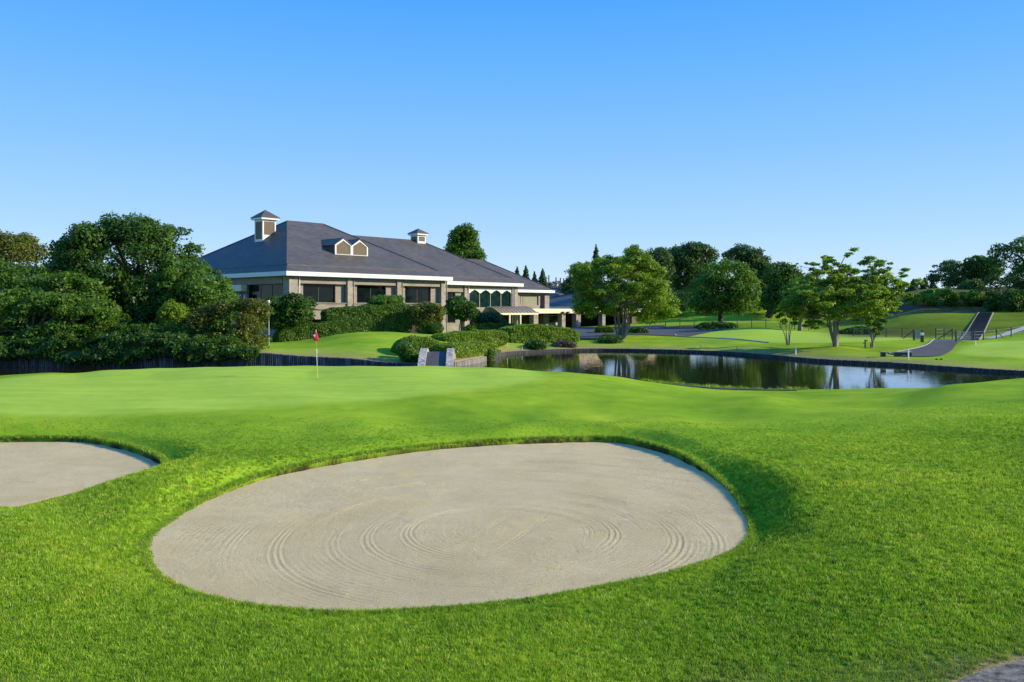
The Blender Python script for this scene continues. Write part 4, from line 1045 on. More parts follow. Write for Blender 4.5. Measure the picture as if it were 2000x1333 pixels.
# fence, gates and steps at the foot of the hill
def fence(name, pts, h, label, cat='fence', mat='dark_metal', rails=(.35, .7, 1.05), braces=()):
    x0, y0 = pts[0]; z0 = gz(x0, y0); root = empty(name, (x0, y0, z0), 0, label, cat)
    P = [(a-x0, b-y0, gz(a, b)-z0) for a, b in pts]
    for i, p in enumerate(P):
        q = MB(); q.tube([(p[0], p[1], p[2]-.1), (p[0], p[1], p[2]+h)], .05, 6); q.build('post', M[mat], root)
    q = MB()
    for a, b in zip(P[:-1], P[1:]):
        for r_ in rails: q.tube([(a[0], a[1], a[2]+r_*h/1.2), (b[0], b[1], b[2]+r_*h/1.2)], .009, 4)
    q.build('wire', M['grey_metal'], root)
    for i, d in braces:
        p = P[i]; q = MB(); q.tube([(p[0]+d, p[1], p[2]+.05), (p[0], p[1], p[2]+h*.9)], .045, 6); q.build('brace', M[mat], root)
    return root
fence('wire_fence', [W(1667, 92), W(1700, 90.5), W(1731, 89), W(1762, 87), W(1784, 85)], .95, 'wire fence on dark posts behind the far putting green, left of the small gate', braces=((4, -1.0),))
fence('wire_fence', [W(1828, 85), W(1844, 86), W(1860, 84)], 1.1, 'short run of wire fence with a sloping brace left of the steps', braces=((2, -1.4),))
fence('wire_fence', [W(1902, 81), W(1920.6, 82), W(1946, 83.5), W(1975, 85), W(2010, 87), W(2060, 90)], .95, 'wire fence on dark posts right of the steps beside the rising path', braces=((2, .7),))
fence('wire_fence', [W(1300, 118)]+[W(1300+q*28, 118-q*1.2) for q in range(1, 11)], 1.15, 'long dark wire fence behind the far putting green below the dark trees')
def gate(px, Y, wpx, label, rz):
    x, y = W(px, Y); z = gz(x, y); root = empty('gate', (x, y, z), rz, label, 'gate'); wd = wpx/F*Y
    q = MB(); q.box(0, .1, -.05, .05, -.1, 1.0); q.build('post', M['dark_metal'], root)
    q = MB(); q.box(wd, wd+.1, -.05, .05, -.1, 1.0); q.build('post', M['dark_metal'], root)
    q = MB()
    for k in range(5): q.box(.11, wd-.01, -.02, .02, .12+k*.18, .17+k*.18)
    for k in range(5): q.box(.14+k*(wd-.3)/4, .18+k*(wd-.3)/4, .021, .05, .1, .92)
    q.build('panel', M['grey_metal'], root)
gate(1784, 81, 16, 'small grey barred gate at the left side of the path', 0)
gate(1866, 76, 34, 'wide dark barred gate in front of the foot of the steps', .1)
x, y = W(1801, 77.5); z = gz(x, y)
bx_ = empty('gate_box', (x, y, z), 0, 'dark gate pillar with a small white box beside the left gate', 'pillar')
q = MB(); q.box(-.10, .10, -.1, .1, -.1, .62); q.build('post', M['dark_metal'], bx_)
q = MB(); q.box(-.13, .13, -.12, .12, .621, .86); q.build('box', M['white_plastic'], bx_, bevel=.02)

# steps up the hill
sb = W(1893, 82.5); st_ = W(1926, 111.5)
n = 26; dx, dy = (st_[0]-sb[0])/n, (st_[1]-sb[1])/n; L_ = math.hypot(dx, dy); ang = math.atan2(-dx, dy)
S = MB(); K1 = MB(); K2 = MB(); 
z0 = gz(*sb); root = empty('hill_steps', (sb[0], sb[1], z0), ang, 'long dark flight of steps with pale side kerbs climbing the right hill', 'steps')
zz = [gz(sb[0]+dx*i, sb[1]+dy*i)-z0 for i in range(n+1)]
for i in range(n):
    zt = zz[i+1]+.06 if zz[i+1] > zz[i] else zz[i]+.06
    S.box(-.76, .76, i*L_, (i+1)*L_-.002, zt-.6, zt)
    for Kx, a, b in ((K1, -.86, -.765), (K2, .765, .86)):
        Kx.add([(a, i*L_, zz[i]-.3), (b, i*L_, zz[i]-.3), (b, (i+1)*L_, zz[i+1]-.3), (a, (i+1)*L_, zz[i+1]-.3), (a, i*L_, zz[i]+.14), (b, i*L_, zz[i]+.14), (b, (i+1)*L_, zz[i+1]+.14), (a, (i+1)*L_, zz[i+1]+.14)], [(0, 3, 2, 1), (4, 5, 6, 7), (0, 1, 5, 4), (1, 2, 6, 5), (2, 3, 7, 6), (3, 0, 4, 7)])
S.build('tread', M['slate'], root); K1.build('kerb', M['concrete'], root); K2.build('kerb', M['concrete'], root)

# driving-range net poles far behind
for i, (px_, top) in enumerate(((1072, 538), (1086, 542), (1094.5, 543), (1101, 544), (1108, 546))):
    Y = 225; x, y = W(px_, Y); z = gz(x, y); m = MB(); m.tube([(0, 0, -.3), (0, 0, PZ(top, Y)-z)], .16, 6)
    o = m.build('net_pole', M['dark_metal'], None); o.location = (x, y, z)
    tag(o, ['tallest thin net pole on the skyline, nearest the clubhouse conifers', 'second thin net pole on the skyline from the conifers', 'middle one of the five thin skyline net poles', 'fourth thin net pole on the skyline from the conifers', 'shortest thin net pole, nearest the leaves of the multi stemmed tree'][i], 'pole', 'thin net poles on the skyline')

# ------------------------------------------------------------------ vegetation
def leafgeo(C, Nrm, size, r, aspect=.6):
    """C centres, Nrm normals -> quads"""
    n = len(C); Nrm = Nrm/(np.linalg.norm(Nrm, axis=1)[:, None]+1e-9)
    t = r.normal(size=(n, 3)); t -= (t*Nrm).sum(1)[:, None]*Nrm; t /= np.linalg.norm(t, axis=1)[:, None]+1e-9
    b = np.cross(Nrm, t); s = (size*(.6+.8*r.rand(n)))[:, None]
    t = t*s*.5; b = b*s*.5*aspect
    V = np.stack([C-t, C-b*1.0+t*.1, C+t, C+b*1.0+t*.1], 1).reshape(-1, 3)
    return V, np.arange(4*n).reshape(n, 4)
def clump_leaves(clumps, n, leaf, r, up=.35, jit=.75, shell=.30):
    cl = np.array(clumps, float); area = (cl[:, 3]*cl[:, 4]+cl[:, 3]*cl[:, 5]+cl[:, 4]*cl[:, 5]); w_ = area/area.sum()
    k = r.choice(len(cl), n, p=w_); d = r.normal(size=(n, 3)); d /= np.linalg.norm(d, axis=1)[:, None]
    flip = (d[:, 2] < -.2) & (r.rand(n) < .55); d[flip, 2] *= -1
    rad = 1-shell*r.rand(n)**1.3+.10*r.normal(size=n)
    # low-order lumps so a clump is not an ellipsoid
    ph = (k*1.7)[:, None]; lump = 1+.16*np.sin(d[:, 0]*5+ph[:, 0])*np.sin(d[:, 1]*5+ph[:, 0]*2)+.12*np.sin(d[:, 2]*7+ph[:, 0]*3)
    P = cl[k, :3]+d*cl[k, 3:6]*(rad*lump)[:, None]
    N = d/cl[k, 3:6]*cl[k, 3:6].mean(1)[:, None]+jit*r.normal(size=(n, 3))+np.array([0, 0, up])
    tone = np.clip(.45+.16*r.normal(size=n)+.14*(((k*7919) % 13)/12-.5)*2, 0, 1)
    return P, N, tone
def fill_poly(poly, Y, depth, ncl, rc, r, flat=1.0, Yk=None, shellbias=.7, front=None):
    """clump centres inside a silhouette given thickness in depth"""
    Q = np.array([(PX(px, Y), PZ(py, Y)) for px, py in poly]); lo, hi = Q.min(0), Q.max(0); ncl = int(ncl*1.25)
    g = r.rand(4000, 2)*(hi-lo)+lo; s = sdist(Q, g[:, 0], g[:, 1]); Rin = max(.3, (-s).max())
    out = []; tries = 0
    while len(out) < ncl and tries < 200:
        tries += 1
        c = r.rand(200, 2)*(hi-lo)+lo; rr = rc*(.65+.6*r.rand(200)); s = sdist(Q, c[:, 0], c[:, 1])
        ok = s < -rr*.62*np.where(r.rand(200) < .5, 1, flat if flat < 1 else 1)
        edge = r.rand(200) < np.where(-s < Rin*.45, 1, .55)
        for i in np.where(ok & edge)[0]:
            dd = min(1, -s[i]/Rin+.12); h = depth*math.sqrt(max(0, 1-(1-dd)**2))
            t = (r.rand()*2-1)
            if r.rand() < shellbias: t = math.copysign(.65+.35*abs(t), t if r.rand() < .6 else -1)
            out.append((c[i, 0], Y+t*h, c[i, 1], rr[i], rr[i], rr[i]*flat*(.85+.3*r.rand())))
            if len(out) >= ncl: break
    if flat > .55:      # rounded lobes that carry the outline
        cc = Q.mean(0); per = np.concatenate([[0], np.cumsum(np.hypot(*np.diff(np.vstack([Q, Q[:1]]), axis=0).T))]); k = int(per[-1]/(rc*.95))
        for q in np.linspace(0, per[-1], k, endpoint=False)+r.rand(k)*rc*.3:
            QQ = np.vstack([Q, Q[:1]]); x = np.interp(q, per, QQ[:, 0]); z = np.interp(q, per, QQ[:, 1]); d = cc-np.array([x, z]); d /= np.linalg.norm(d)+1e-9
            rr = rc*(.5+.35*r.rand()); out.append((x+d[0]*rr*.95, Y+r.normal()*depth*.3, z+d[1]*rr*.95, rr, rr, rr*max(flat, .8)))
    return out
def limb(m, p0, p1, r0, r1, r, sag=.12, n=7):
    p0 = np.array(p0, float); p1 = np.array(p1, float); L = np.linalg.norm(p1-p0); P = []
    off = r.normal(size=3)*L*.06
    for i in range(n+1):
        t = i/n; q = p0+(p1-p0)*t+off*math.sin(PI*t)+np.array([0, 0, sag*L*math.sin(PI*t)*.5])
        if 0 < i < n: q = q+r.normal(size=3)*L*.012
        P.append(q)
    m.tube(P, np.linspace(r0, r1, n+1), 7, cap=False); return P
SEED = [100]
def tree(label, poly, Y, depth=3., ncl=40, rc=1.0, leaves=9000, leaf=.22, mat='dark_leaf', base=None, flat=1.0, name='tree', cat='tree', group=None,
         trunk_r=.22, stems=1, fork=.35, limbs=8, bark='bark', spread=.25, up=.35, shellbias=.7, extra=None, jit=.75, low=None, twig=False):
    SEED[0] += 1; r = rs(SEED[0])
    cl = fill_poly(poly, Y, depth, ncl, rc, r, flat, shellbias=shellbias)
    if extra: cl += [(PX(a, Y), Y+d, PZ(b, Y), c/F*Y, c/F*Y, e/F*Y) for a, b, c, e, d in extra]
    if base is None: base = (np.mean([p[0] for p in poly]), Y)
    bx, by = W(*base); bz = gz(bx, by)
    root = empty(name, (bx, by, bz), 0, label, cat, group); O = np.array([bx, by, bz])
    P, N, tone = clump_leaves(cl, leaves, leaf, r, up, jit)
    okz = P[:, 2] > tf(P[:, 0], P[:, 1])-.05; P, N, tone = P[okz], N[okz], tone[okz]
    V, Fs = leafgeo(P, N, leaf, r)
    mesh_np('crown', V, Fs, M[mat], root, origin=O, attrs={'tone': ('FACE', tone)})
    if stems:
        cz = np.array(cl); top = cz[:, 2].max(); m = MB(); cen = cz[:, :3].mean(0)
        for s_ in range(stems):
            a = 6.283*s_/max(1, stems)+r.rand(); k = 0 if stems == 1 else 1
            b0 = O+np.array([math.cos(a)*trunk_r*1.3*k, math.sin(a)*trunk_r*1.3*k, -.25]); hgt = (top-bz)*fork
            f0 = O+np.array([math.cos(a)*spread*k*hgt+(cen[0]-bx)*fork*.6, math.sin(a)*spread*k*hgt+(cen[1]-by)*fork*.6, hgt])
            rr = trunk_r*(1 if stems == 1 else .6)
            if stems == 1: m.tube([b0, b0+np.array([0, 0, .3])], [rr*1.5, rr*1.08], 9, cap=False)
            limb(m, b0+np.array([0, 0, .29 if stems == 1 else 0]), f0, rr*1.08, rr*.72, r, 0.02)
            d2 = np.linalg.norm(cz[:, :2]-f0[:2], axis=1)
            ch = r.choice(len(cz), min(limbs, len(cz)), replace=False)
            for c_ in ch: 
                Pl = limb(m, f0-np.array([0, 0, .1]), cz[c_, :3], rr*.5, rr*.10, r, .10)
                if twig:
                    for _ in range(3):
                        j = r.randint(3, 7); q = Pl[j]+r.normal(size=3)*cz[c_, 3]*.9*np.array([1, 1, .5]); limb(m, Pl[j], q, rr*.16, rr*.04, r, .05, 4)
        m.build('trunk', M[bark], root, origin=tuple(O), smooth=True)
    return root
def hedge(label, poly, Y0, Y1, thick, leaves=5000, leaf=.13, mat='hedge_leaf', name='hedge', cat='hedge', group=None, rough=.09, top=.25):
    """clipped mass: outline in the photo plane (Y runs Y0..Y1 along it), extruded in depth, surfaced with leaves"""
    SEED[0] += 1; r = rs(SEED[0])
    xs_ = [p[0] for p in poly]; a, b = min(xs_), max(xs_)
    Q = catmull(poly, 4) if len(poly) > 4 else np.array(poly, float)
    Yq = Y0+(Y1-Y0)*(Q[:, 0]-a)/(b-a); X = (Q[:, 0]-1000)/F*Yq; Z = CAM_Z-(Q[:, 1]-HZ)/F*Yq
    # drop the bottom below the land
    gq = tf(X, Yq); Z = np.where(Z < gq+.12, gq-.15, Z)
    n = len(Q); cx, cz_ = X.mean(), Z.mean()
    d = np.array([X.max()-X.min(), Y1-Y0]); d = d/(np.linalg.norm(d)+1e-9) if abs(Y1-Y0) > .01 else np.array([1., 0]); nn = np.array([-d[1], d[0]]); nn = nn if nn[1] > 0 else -nn
    ring = lambda off, sc_: np.stack([cx+(X-cx)*sc_+nn[0]*off, Yq+nn[1]*off, cz_+(Z-cz_)*sc_], 1)
    L = [ring(0, .90), ring(thick*.12, .985), ring(thick*.35, 1.0), ring(thick*.65, 1.0), ring(thick*.88, .985), ring(thick, .90)]
    V = np.vstack(L); fs = []
    for k in range(5):
        for i in range(n): fs.append((k*n+i, k*n+(i+1) % n, (k+1)*n+(i+1) % n, (k+1)*n+i))
    V0 = len(V)
    import bmesh
    bm = bmesh.new(); bv = [bm.verts.new(v) for v in V]
    for f_ in fs: bm.faces.new([bv[i] for i in f_])
    bm.faces.new([bv[i] for i in range(n)]); bm.faces.new([bv[5*n+i] for i in range(n)])
    bmesh.ops.recalc_face_normals(bm, faces=bm.faces); bmesh.ops.triangulate(bm, faces=bm.faces)
    A_ = np.array([[list(v.co) for v in f_.verts] for f_ in bm.faces]); Nf = np.array([list(f_.normal) for f_ in bm.faces]); ar = np.array([f_.calc_area() for f_ in bm.faces])
    bm.free()
    k = r.choice(len(ar), leaves, p=ar/ar.sum()); u_ = r.rand(leaves, 2); s_ = u_.sum(1) > 1; u_[s_] = 1-u_[s_]
    P = A_[k, 0]+(A_[k, 1]-A_[k, 0])*u_[:, :1]+(A_[k, 2]-A_[k, 0])*u_[:, 1:]
    bmp = vnoise(P[:, 0]*1.0, P[:, 1]*.7+P[:, 2]*1.3, .55, SEED[0])*2*rough*2
    P = P+Nf[k]*(r.normal(size=leaves)*rough*.5+bmp)[:, None]
    ok = P[:, 2] > tf(P[:, 0], P[:, 1])-.03; P = P[ok]; k = k[ok]
    N = Nf[k]+.65*r.normal(size=(len(P), 3))+np.array([0, 0, .2])
    Vl, Fl = leafgeo(P, N, leaf, r, .7); tone = np.clip(.5+.2*r.normal(size=len(P)), 0, 1)
    # inner core (triangles written as degenerate-free quads is avoided: keep tris separately merged as quads of the rings)
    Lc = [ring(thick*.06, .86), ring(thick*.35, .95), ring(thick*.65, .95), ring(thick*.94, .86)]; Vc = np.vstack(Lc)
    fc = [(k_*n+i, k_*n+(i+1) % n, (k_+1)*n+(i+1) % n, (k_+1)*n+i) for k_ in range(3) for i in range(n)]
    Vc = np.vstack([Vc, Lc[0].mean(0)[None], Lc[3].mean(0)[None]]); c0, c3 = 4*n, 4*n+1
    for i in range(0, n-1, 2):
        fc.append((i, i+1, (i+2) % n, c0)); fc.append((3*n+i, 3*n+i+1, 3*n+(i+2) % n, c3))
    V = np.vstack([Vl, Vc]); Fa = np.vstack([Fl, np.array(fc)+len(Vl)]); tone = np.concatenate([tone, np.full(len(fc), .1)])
    O = np.array([cx, Yq.mean()+thick/2, gz(cx, Yq.mean())])
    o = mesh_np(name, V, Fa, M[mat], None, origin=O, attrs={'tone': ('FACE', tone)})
    return tag(o, label, cat, group)
def conifer(label, px, Ytop, Ypx_base, Y, wpx, leaves=5000, leaf=.3, mat='far_leaf', group=None, base_off=0):
    SEED[0] += 1; r = rs(SEED[0]); x, y = W(px, Y); bz = gz(x, y); zt = PZ(Ytop, Y); zb = PZ(Ypx_base, Y); R_ = wpx/F*Y/2
    H = zt-zb; n = leaves; h = 1-np.sqrt(r.rand(n)); tier = (h*9+r.rand(n)*.25) % 1
    rad = R_*(1-h)**.85*(1.05-.45*tier)*(.55+.45*np.sqrt(r.rand(n))); a = r.rand(n)*6.283
    rad *= 1+.25*np.sin(a*5+np.floor(h*9)*2)
    P = np.stack([x+rad*np.cos(a), y+rad*np.sin(a), zb+h*H-rad*.12], 1)
    N = np.stack([np.cos(a), np.sin(a), np.full(n, .7)], 1)+.6*r.normal(size=(n, 3))
    O = np.array([x, y, bz]); root = empty('conifer', tuple(O), 0, label, 'conifer', group)
    V, Fs = leafgeo(P, N, leaf, r, .5); mesh_np('crown', V, Fs, M[mat], root, origin=O, attrs={'tone': ('FACE', np.clip(.4+.2*r.normal(size=n), 0, 1))})
    m = MB(); m.tube([(x, y, bz-.3), (x, y, zt-.2*H)], [.28, .05], 7); m.build('trunk', M['dark_bark'], root, origin=tuple(O))

# ---- left mass
tree('big round dark evergreen left of the clubhouse, the tallest of the left mass', [(122,520),(128,500),(150,478),(180,458),(205,440),(240,432),(275,428),(300,430),(335,437),(350,455),(365,478),(372,500),(390,520),(410,535),(430,560),(447,590),(440,640),(380,680),(250,680),(200,640),(170,580),(130,540)], 69, 5.5, 150, 1.05, 75000, .24, 'dark_leaf', (272,69), .85, trunk_r=.4, fork=.5, limbs=18, bark='dark_bark', name='broadleaf_tree')
tree('spreading front tree with bright layered tops hanging over the left stake wall', [(-40,585),(10,570),(60,562),(110,572),(150,580),(200,592),(225,612),(232,632),(205,640),(180,655),(150,665),(120,690),(60,700),(-40,700)], 60.5, 2.4, 75, .75, 30000, .2, 'mid_leaf', (60,61), .62, trunk_r=.18, fork=.3, limbs=10, name='broadleaf_tree')
tree('mid green tree with drooping leaf layers behind the front left tree', [(45,590),(60,560),(90,545),(130,535),(170,528),(205,532),(222,552),(225,580),(220,620),(150,640),(60,630)], 64.5, 3, 60, .85, 22000, .22, 'mid_leaf', (140,64.5), .62, trunk_r=.2, fork=.4, limbs=10, name='broadleaf_tree')
tree('olive crowned tree with thin branches at the far left of the skyline', [(-60,470),(0,456),(30,453),(55,462),(71,485),(68,503),(45,515),(10,520),(-60,520)], 84, 4, 45, 1.0, 16000, .24, 'olive_leaf', (15,84), .6, trunk_r=.25, fork=.62, limbs=14, name='broadleaf_tree')
tree('dark tree below the olive crown at the left edge', [(-60,515),(0,508),(45,515),(68,532),(74,570),(60,620),(-60,620)], 76, 4, 45, 1.1, 16000, .25, 'dark_leaf', (10,76), .8, trunk_r=.25, fork=.3, limbs=8, name='broadleaf_tree')
tree('low dark tree filling the dip between the olive crown and the big evergreen', [(55,560),(70,530),(85,518),(105,521),(135,516),(150,540),(150,590),(60,600)], 82, 4, 30, 1.1, 10000, .27, 'dark_leaf', (100,82), .85, trunk_r=.2, fork=.3, limbs=6, name='broadleaf_tree')
tree('right shoulder tree sloping down from the big evergreen to the clubhouse wall', [(330,560),(350,520),(375,505),(400,525),(420,545),(440,570),(446,600),(430,640),(390,660),(340,650)], 66, 3, 45, .85, 18000, .22, 'mid_leaf', (390,66), .8, trunk_r=.2, fork=.3, limbs=8, name='broadleaf_tree')
tree('small bright green conical shrub in front of the big evergreen', [(338,585),(352,590),(375,615),(390,640),(392,665),(310,665),(318,630),(325,605)], 62.5, 1.6, 34, .5, 9000, .16, 'bright_leaf', (350,62.5), .7, trunk_r=.08, fork=.3, limbs=4, name='shrub', cat='shrub')
tree('broad olive topped bush beside the lamp post', [(392,610),(410,598),(440,592),(470,586),(500,584),(522,590),(527,603),(518,618),(508,628),(516,648),(524,670),(518,690),(490,706),(430,706),(398,690),(385,650)], 61.5, 2.6, 70, .6, 30000, .17, 'olive_leaf', (455,62), .75, trunk_r=.12, fork=.4, stems=3, limbs=5, name='shrub', cat='shrub', spread=.3)
tree('dark glossy shrub at the foot of the olive topped bush', [(405,640),(430,622),(455,632),(480,655),(500,675),(500,700),(470,712),(420,712),(392,690)], 60.2, 1.4, 34, .5, 14000, .15, 'mid_leaf', (450,60.5), .8, stems=0, name='shrub', cat='shrub')
hedge('ivy covered hedge spilling over the left stake wall', [(-60,668),(0,672),(80,668),(160,660),(200,648),(230,645),(270,641),(310,645),(350,650),(400,652),(420,672),(405,690),(350,696),(330,700),(290,696),(250,705),(200,703),(160,700),(100,696),(0,694),(-60,694)], 60.0, 59.0, 2.6, 42000, .17, 'dark_leaf', rough=.22)
hedge('curtain of ivy hanging down over the left stake wall', [(-60,672),(20,664),(60,672),(100,660),(150,668),(200,655),(240,662),(270,652),(300,658),(350,660),(380,668),(420,668),(470,680),(500,688),(488,692),(470,700),(455,688),(440,690),(430,706),(412,688),(400,692),(385,708),(374,690),(360,690),(345,700),(325,688),(305,692),(285,706),(255,700),(235,712),(205,700),(180,708),(150,703),(120,712),(90,696),(60,692),(20,696),(-60,698)], 57.35, 57.1, 1.3, 30000, .16, 'dark_leaf', name='ivy', cat='ivy', rough=.18)
hedge('dark undergrowth behind the ivy hedge', [(-60,640),(40,620),(150,625),(250,600),(330,610),(420,640),(420,690),(-60,690)], 64, 64, 3, 26000, .24, 'dark_leaf', name='undergrowth', cat='undergrowth', rough=.3)

# ---- planting in front of the clubhouse
tree('dense round dark bush hiding the corner column of the clubhouse', [(528,590),(545,577),(565,572),(588,575),(608,588),(613,602),(604,622),(600,636),(585,646),(545,646),(530,630),(524,610)], 79, 2.4, 55, .62, 26000, .19, 'dark_leaf', (570,79), .8, trunk_r=.1, fork=.3, stems=3, limbs=5, name='shrub', cat='shrub')
hedge('clipped low hedge sloping down to the left along the lawn', [(540,652),(575,640),(610,634),(650,630),(680,630),(686,638),(684,655),(640,662),(590,668),(545,672)], 76.5, 79, 1.8, 15000, .13, 'hedge_leaf', rough=.05)
hedge('tall dark clipped hedge under the clubhouse windows', [(631,618),(634,607),(660,602),(700,600),(715,597),(760,596),(803,596),(806,610),(804,648),(760,655),(690,655),(640,650)], 80.5, 83.5, 2.4, 26000, .15, 'hedge_leaf', rough=.05)
tree('rounded bush showing above the middle of the tall clipped hedge', [(720,600),(724,585),(738,577),(760,576),(780,580),(788,595),(785,604),(722,606)], 84.5, 1.3, 22, .5, 9000, .16, 'mid_leaf', (755,84.5), .8, stems=0, name='shrub', cat='shrub')
tree('olive tinted garden tree right of the tall clipped hedge', [(803,610),(808,596),(830,593),(855,596),(867,606),(866,625),(850,632),(835,628),(820,640),(806,640)], 84, 1.8, 32, .6, 11000, .18, 'olive_leaf', (838,84), .8, trunk_r=.08, stems=2, fork=.5, limbs=6, name='garden_tree')
tree('small dark bush at the foot of the downpipe column', [(815,655),(820,635),(840,630),(864,632),(866,655)], 83, 1.2, 18, .5, 7000, .15, 'dark_leaf', (842,83), .8, stems=0, name='shrub', cat='shrub')
tree('rounded dark garden tree with several thin trunks in front of the second wing', [(869,600),(874,584),(890,577),(905,580),(922,590),(935,604),(934,618),(920,624),(905,626),(885,622),(872,615)], 90, 2.0, 42, .62, 17000, .19, 'dark_leaf', (902,90), .75, trunk_r=.10, stems=4, fork=.42, limbs=5, name='garden_tree', spread=.10)
tree('bluish green low tree below the glazed awning', [(932,620),(945,612),(960,610),(975,614),(988,628),(990,636),(935,636)], 92, 1.5, 24, .5, 9000, .17, 'blue_leaf', (960,92), .7, stems=2, trunk_r=.06, fork=.35, limbs=4, name='garden_tree')
hedge('straight low hedge in front of the awning posts', [(922,636),(960,632),(1010,635),(1030,638),(1028,648),(922,648)], 88, 91, 1.4, 9000, .13, 'hedge_leaf', rough=.05)
hedge('long mounded bright hedge in front of the cart shed', [(991,648),(1005,640),(1040,636),(1080,638),(1115,643),(1132,650),(1136,660),(1130,668),(1090,672),(1040,673),(996,672)], 83, 86, 3.0, 26000, .15, 'lime_hedge', rough=.05)
hedge('long bright clipped hedge along the top of the lawn behind the round one', [(862,662),(880,654),(915,650),(960,647),(990,649),(996,660),(994,672),(960,676),(900,678),(868,680)], 72, 76, 2.2, 19000, .14, 'lime_hedge', rough=.05)
hedge('large rounded bright bush left of the footbridge', [(790,676),(805,664),(830,660),(855,664),(872,674),(874,688),(858,698),(835,702),(812,704),(795,698),(785,688)], 60.8, 62.5, 2.6, 20000, .13, 'lime_hedge', name='clipped_bush', cat='bush', rough=.05)
tree('dark shaded bush on the bank at the left foot of the bright rounded one', [(780,690),(786,676),(800,668),(815,680),(820,700),(815,712),(790,712),(782,704)], 59.2, 1.0, 24, .4, 11000, .14, 'mid_leaf', (800,59.4), .85, stems=0, name='shrub', cat='shrub')
hedge('clipped bright hedge on the pale edged bank right of the footbridge', [(880,682),(886,675),(915,672),(945,671),(970,671),(975,680),(973,690),(945,697),(915,700),(890,701),(882,694)], 60.0, 67.0, 1.8, 16000, .13, 'lime_hedge', rough=.05)
tree('small dark bush at the waterside end of the pale edged bank', [(942,690),(948,681),(962,684),(968,694),(962,701),(945,701)], 66.3, .8, 14, .35, 5000, .13, 'mid_leaf', (955,66.6), .85, stems=0, name='shrub', cat='shrub')
tree('low round shrub near the inlet with a few pale flowers', [(1022,680),(1026,668),(1045,664),(1062,669),(1067,681)], 79.4, 1.2, 18, .42, 7000, .14, 'dark_leaf', (1044,79.6), .8, stems=0, name='shrub', cat='shrub')
tree('brownish sprawling shrub on the bank left of the road', [(1076,682),(1082,668),(1100,664),(1118,669),(1127,682)], 82.5, 1.3, 18, .45, 7000, .15, 'brown_leaf', (1102,82.5), .7, stems=0, name='shrub', cat='shrub')
hedge('small clipped hedge island on the road left of the multi stemmed trunks', [(1166,645),(1172,640),(1190,639),(1198,643),(1197,651),(1170,651)], 103, 103, 2.5, 7000, .15, 'hedge_leaf', rough=.05)
hedge('small clipped hedge island on the road right of the multi stemmed trunks', [(1228,645),(1240,640),(1258,641),(1268,648),(1264,654),(1232,654)], 101, 101, 2.5, 7000, .15, 'hedge_leaf', rough=.05)
tree('dark sprawling shrub at the foot of the multi stemmed trunks', [(1163,676),(1170,662),(1185,655),(1205,656),(1216,668),(1214,678)], 86.5, 1.6, 24, .5, 9000, .16, 'dark_leaf', (1188,87), .7, stems=0, name='shrub', cat='shrub')
hedge('low dark hedge beyond the road behind the far putting green', [(1366,636),(1385,632),(1420,632),(1440,636),(1440,643),(1368,643)], 112, 112, 2.5, 6000, .18, 'dark_leaf')
hedge('dark clipped hedge behind the trunk of the airy tree', [(1642,650),(1655,645),(1680,642),(1700,643),(1704,656),(1645,657)], 96, 96, 2, 8000, .15, 'dark_leaf')

# ---- feature trees
tree('broad multi stemmed garden tree by the pond in front of the cart shed', [(1112,522),(1122,516),(1140,514),(1152,522),(1168,503),(1185,496),(1200,498),(1216,502),(1226,484),(1240,479),(1254,488),(1262,505),(1284,518),(1294,536),(1290,552),(1300,566),(1300,576),(1316,584),(1326,598),(1320,614),(1300,622),(1278,628),(1258,636),(1240,622),(1200,620),(1166,616),(1140,622),(1124,612),(1120,598),(1114,590),(1126,572),(1118,548)], 92, 4.6, 190, .75, 75000, .20, 'bright_leaf', (1213,91), .62, trunk_r=.2, stems=8, fork=.36, limbs=6, name='multi_stem_tree', spread=.19, shellbias=.5, jit=.55,
     extra=[(1118,521,6,3,0),(1240,484,9,6,0),(1318,598,7,4,0)])
pads = [(1651,499,12,5),(1627,510,10,5),(1599,521,13,5),(1586,511,6,3),(1710,514,14,6),(1734,522,10,4),(1692,526,12,5),(1738,548,11,6),(1726,559,16,8),(1742,580,9,4),(1726,594,16,7),(1738,607,9,4),(1634,545,24,8),(1600,552,18,7),(1669,557,18,7),(1692,571,20,8),(1622,571,24,8),(1588,575,20,8),(1657,591,20,8),(1599,594,22,8),(1553,589,18,7),(1558,571,14,6),(1545,603,11,5),(1576,607,17,6),(1588,619,14,6),(1572,630,11,4),(1611,610,14,6),(1692,607,18,6),(1640,528,14,5),(1705,545,14,6),(1675,540,12,5),(1645,608,12,5),(1713,575,14,6),(1660,575,20,8),(1675,600,18,7),(1650,558,16,7),(1670,618,14,6),(1645,585,20,8),(1720,535,12,5),(1746,562,10,5),(1749,546,8,4),(1700,556,15,6),(1683,550,14,6),(1735,575,12,5),(1615,535,16,6),(1570,585,16,7),(1668,530,10,4)]
rX = rs(5)
ex = []
for a, b, c, e_ in pads:
    for _ in range(5 if b < 558 else 9): ex.append((a+rX.normal()*c*.65, b+rX.normal()*e_*1.0, c*(.5+.45*rX.rand()), e_*(.55+.6*rX.rand()), rX.normal()*2.0))
SEED[0] = 300
